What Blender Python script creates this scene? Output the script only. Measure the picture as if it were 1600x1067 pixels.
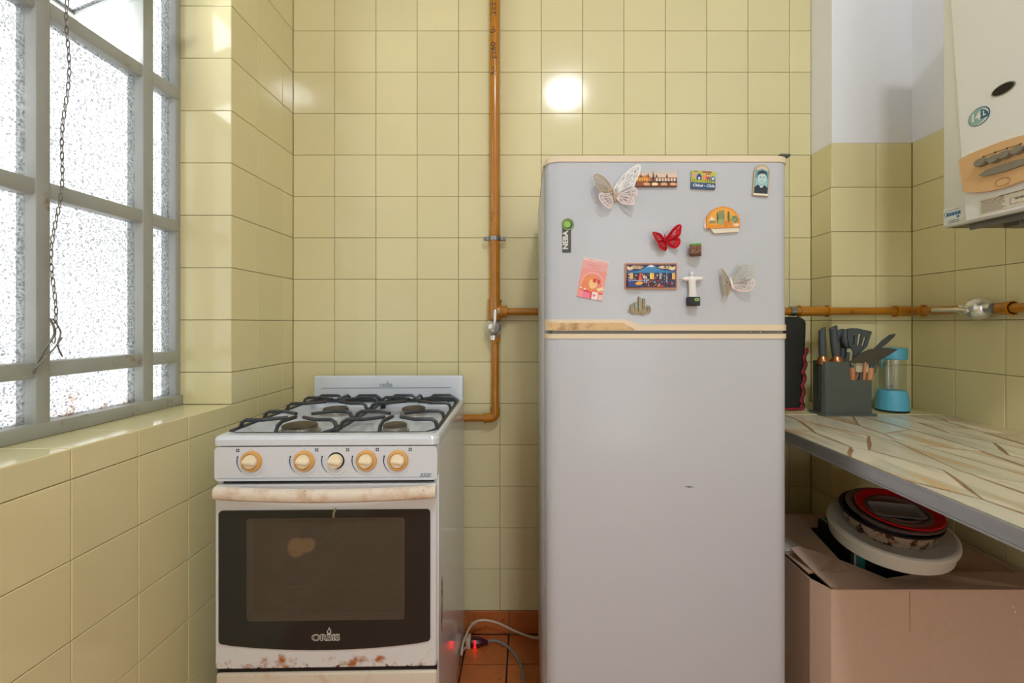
import bpy, bmesh, math, random
from mathutils import Matrix, Vector

for _o in list(bpy.data.objects):
    bpy.data.objects.remove(_o)
scene = bpy.context.scene
COL = scene.collection
random.seed(11)

# ---------------------------------------------------------------- camera
F, CX, CY = 728.0, 823.0, 505.0          # focal length and vanishing point in pixels of the 1600x1067 frame
cam_d = bpy.data.cameras.new('camera')
cam_d.sensor_width = 36.0
cam_d.lens = F / 1600 * 36
cam_d.shift_x = -(CX - 800) / 1600
cam_d.shift_y = (CY - 533.5) / 1600
cam_d.clip_start = 0.02
cam = bpy.data.objects.new('camera', cam_d)
cam.rotation_euler = (math.pi / 2, 0, 0)
COL.objects.link(cam)
scene.camera = cam

# ---------------------------------------------------------------- light and exposure
world = bpy.data.worlds.new('sky')
scene.world = world
world.use_nodes = True
wb = world.node_tree.nodes['Background']
wb.inputs['Color'].default_value = (0.93, 0.965, 1.0, 1)
wb.inputs['Strength'].default_value = 2.4
LAMP_STRENGTH = 34.0
scene.view_settings.view_transform = 'Standard'
scene.view_settings.look = 'None'
scene.view_settings.exposure = 2.08
scene.view_settings.gamma = 1.0
scene.view_settings.use_curve_mapping = False

# room measures (camera at the origin, Y into the picture, metres)
BACK, LEFT, RIGHT, PIER_Y, PIER_X = 1.693, -0.849, 1.305, 1.578, 1.033
FLOOR, CEIL, NEAR = -1.13, 2.05, -1.75
WINX, REV, SILL, WTOP, WNEAR = -1.006, 1.339, -0.2336, 1.25, -0.93
COUNTER = -0.286
DOOR_X0, DOOR_X1, DOOR_TOP = 0.25, 1.12, 0.95          # unseen glazed door, added behind the viewer to let in fill daylight

portal_d = bpy.data.lights.new('window_daylight', 'AREA')
portal_d.shape = 'RECTANGLE'
portal_d.size = WTOP - SILL
portal_d.size_y = REV - WNEAR
portal_d.cycles.is_portal = True
portal = bpy.data.objects.new('window_daylight', portal_d)
portal.location = (WINX - 0.06, (REV + WNEAR) / 2, (WTOP + SILL) / 2)
portal.rotation_euler = (0, -math.pi / 2, 0)
COL.objects.link(portal)
portal2_d = bpy.data.lights.new('fill_door_daylight', 'AREA')  # samples the daylight coming through the added door
portal2_d.shape = 'RECTANGLE'
portal2_d.size = DOOR_X1 - DOOR_X0
portal2_d.size_y = DOOR_TOP - FLOOR
portal2_d.cycles.is_portal = True
portal2 = bpy.data.objects.new('fill_door_daylight', portal2_d)
portal2.location = ((DOOR_X0 + DOOR_X1) / 2, NEAR - 0.08, (DOOR_TOP + FLOOR) / 2)
portal2.rotation_euler = (math.pi / 2, 0, 0)
COL.objects.link(portal2)

# ---------------------------------------------------------------- helpers
def P(px, py, Y):
    return Vector(((px - CX) / F * Y, Y, (CY - py) / F * Y))

def tag(o, label=None, cat=None, group=None, kind=None):
    if label: o['label'] = label
    if cat: o['category'] = cat
    if group: o['group'] = group
    if kind: o['kind'] = kind
    return o

def empty(name, loc, rz=0.0, label=None, cat=None, group=None, kind=None, parent=None):
    o = bpy.data.objects.new(name, None)
    o.empty_display_size = 0.02
    o.location = loc
    o.rotation_euler = (0, 0, rz)
    COL.objects.link(o)
    if parent: o.parent = parent
    return tag(o, label, cat, group, kind)

def link(name, me, parent=None):
    o = bpy.data.objects.new(name, me)
    COL.objects.link(o)
    if parent: o.parent = parent
    return o

class MB:
    def __init__(s):
        s.v, s.f, s.m = [], [], []
    def add(s, vs, fs, mi=0, M=None):
        n = len(s.v)
        s.v += [(M @ Vector(p)) if M else Vector(p) for p in vs]
        s.f += [tuple(i + n for i in f) for f in fs]
        s.m += [mi] * len(fs)
        return s
    def box(s, x0, x1, y0, y1, z0, z1, mi=0, M=None):
        vs = [(x, y, z) for z in (z0, z1) for y in (y0, y1) for x in (x0, x1)]
        return s.add(vs, [(0, 2, 3, 1), (4, 5, 7, 6), (0, 1, 5, 4), (2, 6, 7, 3), (0, 4, 6, 2), (1, 3, 7, 5)], mi, M)
    def rbox(s, x0, x1, y0, y1, z0, z1, r=0.004, seg=2, mi=0, M=None):
        bm = bmesh.new()
        bmesh.ops.create_cube(bm, size=1)
        for v in bm.verts:
            v.co = Vector(((x0 + x1) / 2 + v.co.x * (x1 - x0), (y0 + y1) / 2 + v.co.y * (y1 - y0), (z0 + z1) / 2 + v.co.z * (z1 - z0)))
        bmesh.ops.bevel(bm, geom=bm.edges[:], offset=r, segments=seg, affect='EDGES', profile=0.5)
        bm.verts.index_update()
        s.add([v.co.copy() for v in bm.verts], [tuple(v.index for v in f.verts) for f in bm.faces], mi, M)
        bm.free()
        return s
    def prism(s, pts, d0, d1, to=None, mi=0, M=None):
        # pts: 2D outline; to(u, v, d) -> 3D (default: u,v in XZ, d along Y)
        to = to or (lambda u, v, d: (u, d, v))
        n = len(pts)
        a = sum(pts[i][0] * pts[(i + 1) % n][1] - pts[(i + 1) % n][0] * pts[i][1] for i in range(n))
        if a < 0: pts = pts[::-1]
        vs = [to(u, v, d0) for u, v in pts] + [to(u, v, d1) for u, v in pts]
        fs = [tuple(range(n)), tuple(range(2 * n - 1, n - 1, -1))]
        fs += [(i, n + i, n + (i + 1) % n, (i + 1) % n) for i in range(n)]
        return s.add(vs, fs, mi, M)
    def tube(s, path, r, n=10, caps=True, mi=0, M=None, closed=False):
        path = [Vector(p) for p in path]
        k = len(path)
        rr = r if isinstance(r, (list, tuple)) else [r] * k
        tans = []
        for i in range(k):
            if closed:
                t = path[(i + 1) % k] - path[i - 1]
            else:
                t = path[min(i + 1, k - 1)] - path[max(i - 1, 0)]
            tans.append(t.normalized())
        up = Vector((0, 0, 1)) if abs(tans[0].z) < 0.9 else Vector((1, 0, 0))
        nrm = tans[0].cross(up).normalized()
        vs = []
        for i in range(k):
            nrm = (nrm - tans[i] * nrm.dot(tans[i])).normalized()
            b = tans[i].cross(nrm)
            for j in range(n):
                a = 2 * math.pi * j / n + (math.pi / 4 if n == 4 else 0)
                vs.append(path[i] + (nrm * math.cos(a) + b * math.sin(a)) * rr[i])
        fs = []
        for i in range(k if closed else k - 1):
            i2 = (i + 1) % k
            for j in range(n):
                fs.append((i * n + j, i * n + (j + 1) % n, i2 * n + (j + 1) % n, i2 * n + j))
        if caps and not closed:
            fs += [tuple(range(n - 1, -1, -1)), tuple((k - 1) * n + j for j in range(n))]
        return s.add(vs, fs, mi, M)
    def lathe(s, prof, n=32, c=(0, 0, 0), mi=0, M=None):
        # prof: (r, z) from bottom to top about Z through c
        vs, rings = [], []
        for r, z in prof:
            if r < 1e-6:
                rings.append([len(vs)]); vs.append((c[0], c[1], c[2] + z))
            else:
                rings.append(list(range(len(vs), len(vs) + n)))
                vs += [(c[0] + r * math.cos(2 * math.pi * j / n), c[1] + r * math.sin(2 * math.pi * j / n), c[2] + z) for j in range(n)]
        fs = []
        for a, b in zip(rings, rings[1:]):
            for j in range(n):
                j2 = (j + 1) % n
                if len(a) == 1 and len(b) == 1: continue
                if len(a) == 1: fs.append((a[0], b[j2], b[j]))
                elif len(b) == 1: fs.append((a[j], a[j2], b[0]))
                else: fs.append((a[j], a[j2], b[j2], b[j]))
        return s.add(vs, fs, mi, M)
    def sphere(s, c, r, n=16, mi=0, M=None):
        sx, sy, sz = r if isinstance(r, (tuple, list)) else (r, r, r)
        k = n // 2
        prof = [(math.sin(math.pi * i / k), -math.cos(math.pi * i / k)) for i in range(k + 1)]
        prof = [(0 if i in (0, k) else p[0], p[1]) for i, p in enumerate(prof)]
        MM = Matrix.Translation(c) @ Matrix.Diagonal((sx, sy, sz, 1))
        return s.lathe(prof, n, mi=mi, M=(M @ MM) if M else MM)
    def mesh(s, name, mats, org=(0, 0, 0), smooth=True, angle=40):
        me = bpy.data.meshes.new(name)
        o = Vector(org)
        me.from_pydata([tuple(p - o) for p in s.v], [], s.f)
        for m in (mats if isinstance(mats, (list, tuple)) else [mats]):
            me.materials.append(m)
        me.polygons.foreach_set('material_index', s.m)
        if smooth:
            me.polygons.foreach_set('use_smooth', [True] * len(s.f))
            me.set_sharp_from_angle(angle=math.radians(angle))
        me.update()
        return me
    def build(s, name, mats, parent=None, org=None, **kw):
        if org is None:
            org = parent.location if parent is not None else (0, 0, 0)
        o = link(name, s.mesh(name, mats, org, **kw), parent)
        if parent is None: o.location = org
        return o

def curve(pts, n=8, closed=False):
    # Catmull-Rom through the points
    pts = [Vector(p) for p in pts]
    k = len(pts)
    out = []
    for i in range(k if closed else k - 1):
        g = (lambda j: pts[j % k]) if closed else (lambda j: pts[max(0, min(k - 1, j))])
        p0, p1, p2, p3 = g(i - 1), g(i), g(i + 1), g(i + 2)
        for t in range(n):
            u = t / n
            out.append(0.5 * ((2 * p1) + (p2 - p0) * u + (2 * p0 - 5 * p1 + 4 * p2 - p3) * u * u + (3 * p1 - p0 - 3 * p2 + p3) * u ** 3))
    if not closed: out.append(pts[-1])
    return out

def rrect(x0, x1, y0, y1, r, seg=5, corners=(1, 1, 1, 1)):
    # counter-clockwise rounded rectangle; corners: (x0y0, x1y0, x1y1, x0y1)
    out = []
    for (cx, cy, a0, c, px, py) in ((x0 + r, y0 + r, 180, corners[0], x0, y0), (x1 - r, y0 + r, 270, corners[1], x1, y0),
                                    (x1 - r, y1 - r, 0, corners[2], x1, y1), (x0 + r, y1 - r, 90, corners[3], x0, y1)):
        if not c:
            out.append((px, py)); continue
        for i in range(seg + 1):
            a = math.radians(a0 + 90 * i / seg)
            out.append((cx + r * math.cos(a), cy + r * math.sin(a)))
    return out

def ell(cx, cy, rx, ry, n=20, a0=0, a1=360, rot=0):
    out = []
    full = abs(a1 - a0 - 360) < 1e-6
    for i in range(n if full else n + 1):
        a = math.radians(a0 + (a1 - a0) * i / n)
        x, y = rx * math.cos(a), ry * math.sin(a)
        c, s_ = math.cos(math.radians(rot)), math.sin(math.radians(rot))
        out.append((cx + x * c - y * s_, cy + x * s_ + y * c))
    return out

def text2d(body, size=1.0, shear=0.0, offset=0.0):
    # flat triangulated letters: verts (x, y), centred; faces
    cu = bpy.data.curves.new('lettering', 'FONT')
    cu.body = body; cu.size = size; cu.shear = shear; cu.offset = offset
    cu.align_x = 'CENTER'; cu.align_y = 'CENTER'; cu.fill_mode = 'FRONT'; cu.resolution_u = 3
    ob = bpy.data.objects.new('lettering', cu)
    COL.objects.link(ob)
    dg = bpy.context.evaluated_depsgraph_get(); dg.update()
    me = bpy.data.meshes.new_from_object(ob.evaluated_get(dg))
    vs = [(v.co.x, v.co.y) for v in me.vertices]
    fs = [tuple(p.vertices) for p in me.polygons]
    bpy.data.objects.remove(ob); bpy.data.curves.remove(cu); bpy.data.meshes.remove(me)
    return vs, fs

# ---------------------------------------------------------------- materials
def srgb(r, g, b):
    f = lambda c: (c / 255 / 12.92) if c / 255 <= 0.04045 else ((c / 255 + 0.055) / 1.055) ** 2.4
    return (f(r), f(g), f(b))

def mat(name, col, rough=0.5, metal=0.0, spec=0.5, coat=0.0, var=0.0, vscale=6.0, rand=0.0, bump=None, stains=(), alpha=None, emit=None, stretch=None, trans=0.0, ior=1.45, rvar=0.0):
    m = bpy.data.materials.new(name)
    m.use_nodes = True
    nt = m.node_tree
    b = nt.nodes['Principled BSDF']
    N = lambda t: nt.nodes.new(t)
    L = nt.links.new
    b.inputs['Roughness'].default_value = rough
    b.inputs['Metallic'].default_value = metal
    b.inputs['Specular IOR Level'].default_value = spec
    b.inputs['Coat Weight'].default_value = coat
    b.inputs['Coat Roughness'].default_value = 0.08
    b.inputs['Transmission Weight'].default_value = trans
    b.inputs['IOR'].default_value = ior
    b.inputs['Base Color'].default_value = (*col, 1)
    if emit:
        b.inputs['Emission Color'].default_value = (*emit[0], 1)
        b.inputs['Emission Strength'].default_value = emit[1]
    if alpha is not None: b.inputs['Alpha'].default_value = alpha
    if not (var or rand or stains or bump or rvar): return m
    tc = N('ShaderNodeTexCoord')
    src = tc.outputs['Object']
    if stretch:
        mp = N('ShaderNodeMapping'); mp.inputs['Scale'].default_value = stretch
        L(src, mp.inputs['Vector']); src = mp.outputs['Vector']
    out = None
    base = N('ShaderNodeRGB'); base.outputs[0].default_value = (*col, 1)
    out = base.outputs[0]
    if var:
        nz = N('ShaderNodeTexNoise'); nz.inputs['Scale'].default_value = vscale; nz.inputs['Detail'].default_value = 5
        L(src, nz.inputs['Vector'])
        mr = N('ShaderNodeMapRange'); mr.inputs['From Min'].default_value = 0.25; mr.inputs['From Max'].default_value = 0.75
        mr.inputs['To Min'].default_value = 1 - var; mr.inputs['To Max'].default_value = 1 + var
        L(nz.outputs['Fac'], mr.inputs['Value'])
        mx = N('ShaderNodeVectorMath'); mx.operation = 'SCALE'
        L(out, mx.inputs[0]); L(mr.outputs[0], mx.inputs['Scale']); out = mx.outputs[0]
    if rand:
        oi = N('ShaderNodeObjectInfo')
        mr = N('ShaderNodeMapRange'); mr.inputs['To Min'].default_value = 1 - rand; mr.inputs['To Max'].default_value = 1 + rand
        L(oi.outputs['Random'], mr.inputs['Value'])
        mx = N('ShaderNodeVectorMath'); mx.operation = 'SCALE'
        L(out, mx.inputs[0]); L(mr.outputs[0], mx.inputs['Scale']); out = mx.outputs[0]
    for st in stains:
        # (colour, scale, lo, hi, zlo, zhi): noise blotches, optionally faded along local Z between zlo (full) and zhi (none)
        c2, sc, lo, hi = st[:4]
        nz = N('ShaderNodeTexNoise'); nz.inputs['Scale'].default_value = sc; nz.inputs['Detail'].default_value = 4; nz.inputs['Roughness'].default_value = 0.65
        L(src, nz.inputs['Vector'])
        val = nz.outputs['Fac']
        if len(st) > 4:
            sx = N('ShaderNodeSeparateXYZ'); L(tc.outputs['Object'], sx.inputs[0])
            g = N('ShaderNodeMapRange'); g.inputs['From Min'].default_value = st[4]; g.inputs['From Max'].default_value = st[5]
            g.inputs['To Min'].default_value = 0.10; g.inputs['To Max'].default_value = -0.3
            L(sx.outputs['Z'], g.inputs['Value'])
            ad = N('ShaderNodeMath'); ad.operation = 'ADD'; L(val, ad.inputs[0]); L(g.outputs[0], ad.inputs[1]); val = ad.outputs[0]
        mr = N('ShaderNodeMapRange'); mr.inputs['From Min'].default_value = lo; mr.inputs['From Max'].default_value = hi
        L(val, mr.inputs['Value'])
        mx = N('ShaderNodeMix'); mx.data_type = 'RGBA'
        L(mr.outputs[0], mx.inputs[0]); L(out, mx.inputs[6]); mx.inputs[7].default_value = (*c2, 1); out = mx.outputs[2]
    L(out, b.inputs['Base Color'])
    if rvar:
        nz = N('ShaderNodeTexNoise'); nz.inputs['Scale'].default_value = 9; nz.inputs['Detail'].default_value = 4
        L(src, nz.inputs['Vector'])
        mr = N('ShaderNodeMapRange'); mr.inputs['To Min'].default_value = rough - rvar; mr.inputs['To Max'].default_value = rough + rvar
        L(nz.outputs['Fac'], mr.inputs['Value']); L(mr.outputs[0], b.inputs['Roughness'])
    if bump:
        nz = N('ShaderNodeTexNoise'); nz.inputs['Scale'].default_value = bump[0]; nz.inputs['Detail'].default_value = 3
        L(src, nz.inputs['Vector'])
        bp = N('ShaderNodeBump'); bp.inputs['Strength'].default_value = bump[1]; bp.inputs['Distance'].default_value = bump[2] if len(bump) > 2 else 0.01
        L(nz.outputs['Fac'], bp.inputs['Height']); L(bp.outputs['Normal'], b.inputs['Normal'])
    return m

RUST = srgb(96, 48, 22)
M = {}
M['tile'] = mat('glazed_yellow_tile', srgb(226, 216, 168), 0.11, rand=0.03, spec=0.5, stains=((srgb(190, 150, 90), 9, 0.68, 0.90),))
M['grout'] = mat('brown_grout', srgb(158, 124, 96), 0.9, var=0.25, vscale=14)
M['paint'] = mat('white_wall_paint', srgb(236, 237, 242), 0.75, var=0.02, vscale=5, bump=(40, 0.05))
M['ceiling'] = mat('white_ceiling_paint', srgb(232, 230, 226), 0.85, var=0.02)
M['terracotta'] = mat('terracotta_tile', srgb(190, 108, 54), 0.32, rand=0.08, var=0.16, vscale=22, bump=(30, 0.1), stains=((srgb(70, 35, 15), 30, 0.60, 0.80),))
M['floor_grout'] = mat('dark_floor_grout', srgb(62, 42, 30), 0.9)
M['outside'] = mat('outer_wall_render', srgb(190, 188, 182), 0.9)
M['enamel'] = mat('white_stove_enamel', srgb(216, 220, 226), 0.16, coat=0.3, var=0.012, vscale=4, stains=((srgb(196, 150, 100), 13, 0.66, 0.95),))
M['enamel_clean'] = mat('clean_white_enamel', srgb(216, 221, 228), 0.15, coat=0.3)
M['enamel_door'] = mat('rust_stained_door_enamel', srgb(218, 220, 222), 0.2, coat=0.2, stains=((srgb(170, 110, 60), 26, 0.60, 0.75, 0.02, 0.09), (RUST, 60, 0.60, 0.68, 0.0, 0.03)))
M['enamel_rust'] = mat('rusty_drawer_enamel', srgb(214, 204, 186), 0.3, stains=((srgb(190, 140, 90), 12, 0.56, 0.85), (srgb(74, 40, 22), 22, 0.64, 0.70)))
M['handle'] = mat('yellowed_handle_enamel', srgb(226, 214, 196), 0.25, stains=((srgb(190, 140, 96), 16, 0.52, 0.8), (srgb(110, 60, 30), 48, 0.66, 0.72)))
M['knob'] = mat('aged_cream_knob', srgb(240, 224, 192), 0.25, coat=0.3, var=0.05, vscale=30)
M['skirt'] = mat('amber_knob_skirt', srgb(222, 168, 96), 0.25, coat=0.4, var=0.1, vscale=25)
M['black'] = mat('black_recess', srgb(18, 16, 15), 0.6)
M['iron'] = mat('dark_enamelled_iron', srgb(52, 54, 58), 0.38, var=0.15, vscale=40, bump=(90, 0.15, 0.003))
M['burner'] = mat('burner_cap_metal', srgb(96, 86, 72), 0.5, metal=0.35, var=0.25, vscale=40)
M['alu'] = mat('burner_ring_aluminium', srgb(176, 172, 162), 0.4, metal=0.8, var=0.1, vscale=60)
M['ink'] = mat('blue_grey_print', srgb(64, 84, 112), 0.4)
M['ink_light'] = mat('silver_print', srgb(205, 205, 198), 0.35)
M['ink_black'] = mat('black_print', srgb(24, 24, 26), 0.45)
M['ink_white'] = mat('white_print', srgb(240, 240, 236), 0.45)
M['oven_glass'] = mat('black_oven_glass', srgb(40, 43, 40), 0.08, spec=0.5)
M['oven_cavity'] = mat('oven_cavity_enamel', srgb(104, 92, 78), 0.5, var=0.2, vscale=12)
M['oven_glow'] = mat('warm_oven_glow', srgb(240, 190, 120), 0.4, emit=(srgb(255, 196, 110), 0.14))
M['fridge'] = mat('white_fridge_paint', srgb(188, 191, 197), 0.34, coat=0.12)
M['cream'] = mat('cream_plastic_trim', srgb(224, 206, 176), 0.38, var=0.03, vscale=8)
M['cream_dirty'] = mat('stained_cream_plastic', srgb(214, 180, 130), 0.45, stains=((srgb(140, 92, 44), 30, 0.48, 0.72),))
M['gasket'] = mat('grey_door_gasket', srgb(150, 150, 150), 0.6)
M['steel'] = mat('dull_steel', srgb(150, 150, 148), 0.35, metal=0.9, var=0.1, vscale=30)
M['chrome'] = mat('worn_chrome', srgb(224, 223, 220), 0.26, metal=0.85, var=0.08, vscale=50)
M['pipe'] = mat('ochre_pipe_paint', srgb(180, 116, 24), 0.22, coat=0.4, var=0.08, vscale=18, bump=(30, 0.12, 0.004), stains=((srgb(110, 58, 20), 26, 0.64, 0.8),))
M['frame'] = mat('grey_green_steel_paint', srgb(164, 167, 161), 0.45, var=0.06, vscale=14, bump=(50, 0.2, 0.004), stains=((srgb(136, 84, 48), 11, 0.63, 0.74),))
M['chain'] = mat('grey_chain_steel', srgb(132, 130, 124), 0.4, metal=0.7, var=0.2, vscale=60)
M['alu_edge'] = mat('brushed_aluminium_edge', srgb(176, 178, 180), 0.3, metal=0.9, var=0.1, vscale=14, stretch=(1, 0.15, 3), stains=((srgb(120, 118, 114), 20, 0.6, 0.8),))
M['joint'] = mat('brown_stone_joint', srgb(150, 118, 84), 0.5, var=0.2, vscale=30)
M['heater'] = mat('white_heater_enamel', srgb(236, 237, 234), 0.25, coat=0.2)
M['heater_panel'] = mat('peach_control_plastic', srgb(226, 182, 130), 0.4)
M['heater_knob'] = mat('grey_control_plastic', srgb(140, 132, 116), 0.45)
M['grey_metal'] = mat('galvanised_underside', srgb(126, 122, 114), 0.5, metal=0.4, var=0.15, vscale=20)
M['brass'] = mat('brass_fitting', srgb(176, 128, 70), 0.35, metal=0.8, var=0.2, vscale=60)
M['card'] = mat('brown_cardboard', srgb(206, 180, 160), 0.85, var=0.03, vscale=60, bump=(120, 0.05, 0.002))
M['card_edge'] = mat('cardboard_cut_edge', srgb(150, 116, 90), 0.9)
M['paper'] = mat('white_paper', srgb(226, 222, 212), 0.8)
M['tub'] = mat('translucent_white_plastic', srgb(212, 213, 204), 0.4, var=0.02)
M['pan'] = mat('rusted_tin', srgb(190, 178, 158), 0.45, metal=0.5, var=0.15, vscale=20, stains=((srgb(80, 40, 22), 40, 0.50, 0.58), (srgb(170, 96, 46), 60, 0.58, 0.66)))
M['pan_dark'] = mat('dark_pan_coating', srgb(44, 38, 36), 0.4, var=0.2, vscale=30)
M['pan_grey'] = mat('grey_pan_coating', srgb(128, 116, 112), 0.45, var=0.06)
M['red'] = mat('red_silicone', srgb(204, 22, 30), 0.4)
M['taupe'] = mat('taupe_silicone', srgb(122, 92, 84), 0.5)
M['tray'] = mat('dark_grey_tray', srgb(140, 140, 138), 0.35, metal=0.1)
M['teal'] = mat('teal_print', srgb(44, 120, 112), 0.5)
M['block'] = mat('grey_green_plastic', srgb(84, 90, 84), 0.5, bump=(200, 0.03, 0.001))
M['silicone'] = mat('dark_grey_silicone', srgb(74, 80, 82), 0.5)
M['copper'] = mat('copper_ferrule', srgb(200, 134, 92), 0.28, metal=0.85)
M['wood'] = mat('beech_handle', srgb(206, 142, 92), 0.45, var=0.12, vscale=12, stretch=(4, 4, 0.6))
M['blade'] = mat('coated_blade', srgb(82, 78, 68), 0.35, metal=0.2, var=0.1, vscale=12)
M['pale'] = mat('pale_scraper_plastic', srgb(206, 190, 160), 0.5)
M['blue'] = mat('light_blue_plastic', srgb(92, 178, 206), 0.4)
M['clear'] = mat('clear_jar_plastic', (0.93, 0.96, 0.94), 0.05, trans=1.0, ior=1.2)
M['case'] = mat('black_case_leatherette', srgb(24, 26, 25), 0.42, bump=(220, 0.12, 0.002))
M['strap'] = mat('red_webbing', srgb(140, 26, 36), 0.7)
M['cord_white'] = mat('white_cord', srgb(206, 192, 168), 0.45)
M['cord_grey'] = mat('grey_cord', srgb(132, 134, 130), 0.45)
M['neon'] = mat('red_neon_window', srgb(220, 20, 24), 0.3, emit=(srgb(255, 16, 20), 1.1))
M['smoky'] = mat('smoky_red_socket', srgb(70, 22, 34), 0.25)
M['pewter'] = mat('pewter', srgb(146, 132, 104), 0.4, metal=0.5, var=0.2, vscale=80)
M['foil'] = mat('silver_foil', srgb(244, 243, 240), 0.3, metal=0.1)
M['foil_gold'] = mat('pale_gold_foil', srgb(190, 170, 140), 0.35, metal=0.2)
M['foil_red'] = mat('red_foil', srgb(206, 16, 40), 0.25, metal=0.4)
M['foil_pink'] = mat('pinkish_foil', srgb(236, 218, 214), 0.3, metal=0.1)
M['figure'] = mat('white_resin', srgb(232, 226, 222), 0.5)
M['lamp_metal'] = mat('lamp_base_metal', srgb(220, 218, 210), 0.4)
def C(r, g, b):
    k = 'print_%d_%d_%d' % (r, g, b)
    if k not in M: M[k] = mat(k, srgb(r, g, b), 0.4)
    return M[k]

def glass_pane():
    m = bpy.data.materials.new('hammered_window_glass'); m.use_nodes = True
    nt = m.node_tree; nt.nodes.clear(); N = nt.nodes.new; L = nt.links.new
    out = N('ShaderNodeOutputMaterial'); tc = N('ShaderNodeTexCoord')
    n1 = N('ShaderNodeTexVoronoi'); n1.inputs['Scale'].default_value = 190; n1.feature = 'SMOOTH_F1'; n1.inputs['Smoothness'].default_value = 0.6
    n2 = N('ShaderNodeTexNoise'); n2.inputs['Scale'].default_value = 120; n2.inputs['Detail'].default_value = 4
    n3 = N('ShaderNodeTexNoise'); n3.inputs['Scale'].default_value = 3.0; n3.inputs['Detail'].default_value = 3
    for n in (n1, n2, n3): L(tc.outputs['Object'], n.inputs['Vector'])
    ad = N('ShaderNodeMath'); ad.operation = 'MULTIPLY'; L(n1.outputs['Distance'], ad.inputs[0]); L(n2.outputs['Fac'], ad.inputs[1])
    mr = N('ShaderNodeMapRange'); mr.inputs['From Min'].default_value = 0.03; mr.inputs['From Max'].default_value = 0.27
    mr.inputs['To Min'].default_value = 0.0; mr.inputs['To Max'].default_value = 1.0
    L(ad.outputs[0], mr.inputs['Value'])
    pw = N('ShaderNodeMath'); pw.operation = 'POWER'; pw.inputs[1].default_value = 1.25; L(mr.outputs[0], pw.inputs[0])
    mr = N('ShaderNodeMapRange'); mr.inputs['To Min'].default_value = 0.12; mr.inputs['To Max'].default_value = 0.45; L(pw.outputs[0], mr.inputs['Value'])
    mr3 = N('ShaderNodeMapRange'); mr3.inputs['From Min'].default_value = 0.3; mr3.inputs['From Max'].default_value = 0.7
    mr3.inputs['To Min'].default_value = 0.88; mr3.inputs['To Max'].default_value = 1.12; L(n3.outputs['Fac'], mr3.inputs['Value'])
    mu = N('ShaderNodeMath'); mu.operation = 'MULTIPLY'; L(mr.outputs[0], mu.inputs[0]); L(mr3.outputs[0], mu.inputs[1])
    sx = N('ShaderNodeSeparateXYZ'); L(tc.outputs['Object'], sx.inputs[0])
    n4 = N('ShaderNodeTexNoise'); n4.inputs['Scale'].default_value = 22; n4.inputs['Detail'].default_value = 4; L(tc.outputs['Object'], n4.inputs['Vector'])
    g4 = N('ShaderNodeMapRange'); g4.inputs['From Min'].default_value = 0.0; g4.inputs['From Max'].default_value = 0.15; g4.inputs['To Min'].default_value = 0.10; g4.inputs['To Max'].default_value = -0.35
    L(sx.outputs['Z'], g4.inputs['Value'])
    a4 = N('ShaderNodeMath'); a4.operation = 'ADD'; L(n4.outputs['Fac'], a4.inputs[0]); L(g4.outputs[0], a4.inputs[1])
    r4 = N('ShaderNodeMapRange'); r4.inputs['From Min'].default_value = 0.45; r4.inputs['From Max'].default_value = 0.75; L(a4.outputs[0], r4.inputs['Value'])
    c4 = N('ShaderNodeMix'); c4.data_type = 'RGBA'; L(r4.outputs[0], c4.inputs[0]); c4.inputs[6].default_value = (1, 1, 1, 1); c4.inputs[7].default_value = (0.62, 0.45, 0.36, 1)
    m4 = N('ShaderNodeVectorMath'); m4.operation = 'SCALE'; L(c4.outputs[2], m4.inputs[0]); L(mu.outputs[0], m4.inputs['Scale'])
    tr = N('ShaderNodeBsdfTransparent'); L(m4.outputs[0], tr.inputs['Color'])
    bp = N('ShaderNodeBump'); bp.inputs['Strength'].default_value = 0.6; bp.inputs['Distance'].default_value = 0.002; L(ad.outputs[0], bp.inputs['Height'])
    gl = N('ShaderNodeBsdfGlossy'); gl.inputs['Roughness'].default_value = 0.15; L(bp.outputs['Normal'], gl.inputs['Normal'])
    tl = N('ShaderNodeBsdfTranslucent'); tl.inputs['Color'].default_value = (0.75, 0.76, 0.76, 1)
    mx = N('ShaderNodeMixShader'); mx.inputs[0].default_value = 0.03; L(tr.outputs[0], mx.inputs[1]); L(tl.outputs[0], mx.inputs[2])
    m2 = N('ShaderNodeMixShader'); m2.inputs[0].default_value = 0.05; L(mx.outputs[0], m2.inputs[1]); L(gl.outputs[0], m2.inputs[2])
    L(m2.outputs[0], out.inputs['Surface'])
    return m
M['pane'] = glass_pane()
def clear_plastic():
    m = bpy.data.materials.new('thin_clear_plastic'); m.use_nodes = True
    nt = m.node_tree; nt.nodes.clear(); N = nt.nodes.new; L = nt.links.new
    out = N('ShaderNodeOutputMaterial'); tr = N('ShaderNodeBsdfTransparent'); tr.inputs['Color'].default_value = (0.95, 0.97, 0.96, 1)
    gl = N('ShaderNodeBsdfGlossy'); gl.inputs['Roughness'].default_value = 0.06
    mx = N('ShaderNodeMixShader'); mx.inputs[0].default_value = 0.06; L(tr.outputs[0], mx.inputs[1]); L(gl.outputs[0], mx.inputs[2]); L(mx.outputs[0], out.inputs['Surface'])
    return m
M['clear'] = clear_plastic()
M['fill_door_glass'] = clear_plastic()
M['fill_door_glass'].name = 'greyed_fill_door_glass'
M['fill_door_glass'].node_tree.nodes['Transparent BSDF'].inputs['Color'].default_value = (0.68, 0.68, 0.67, 1)
M['door_paint'] = mat('white_door_paint', srgb(222, 220, 212), 0.4)

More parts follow.
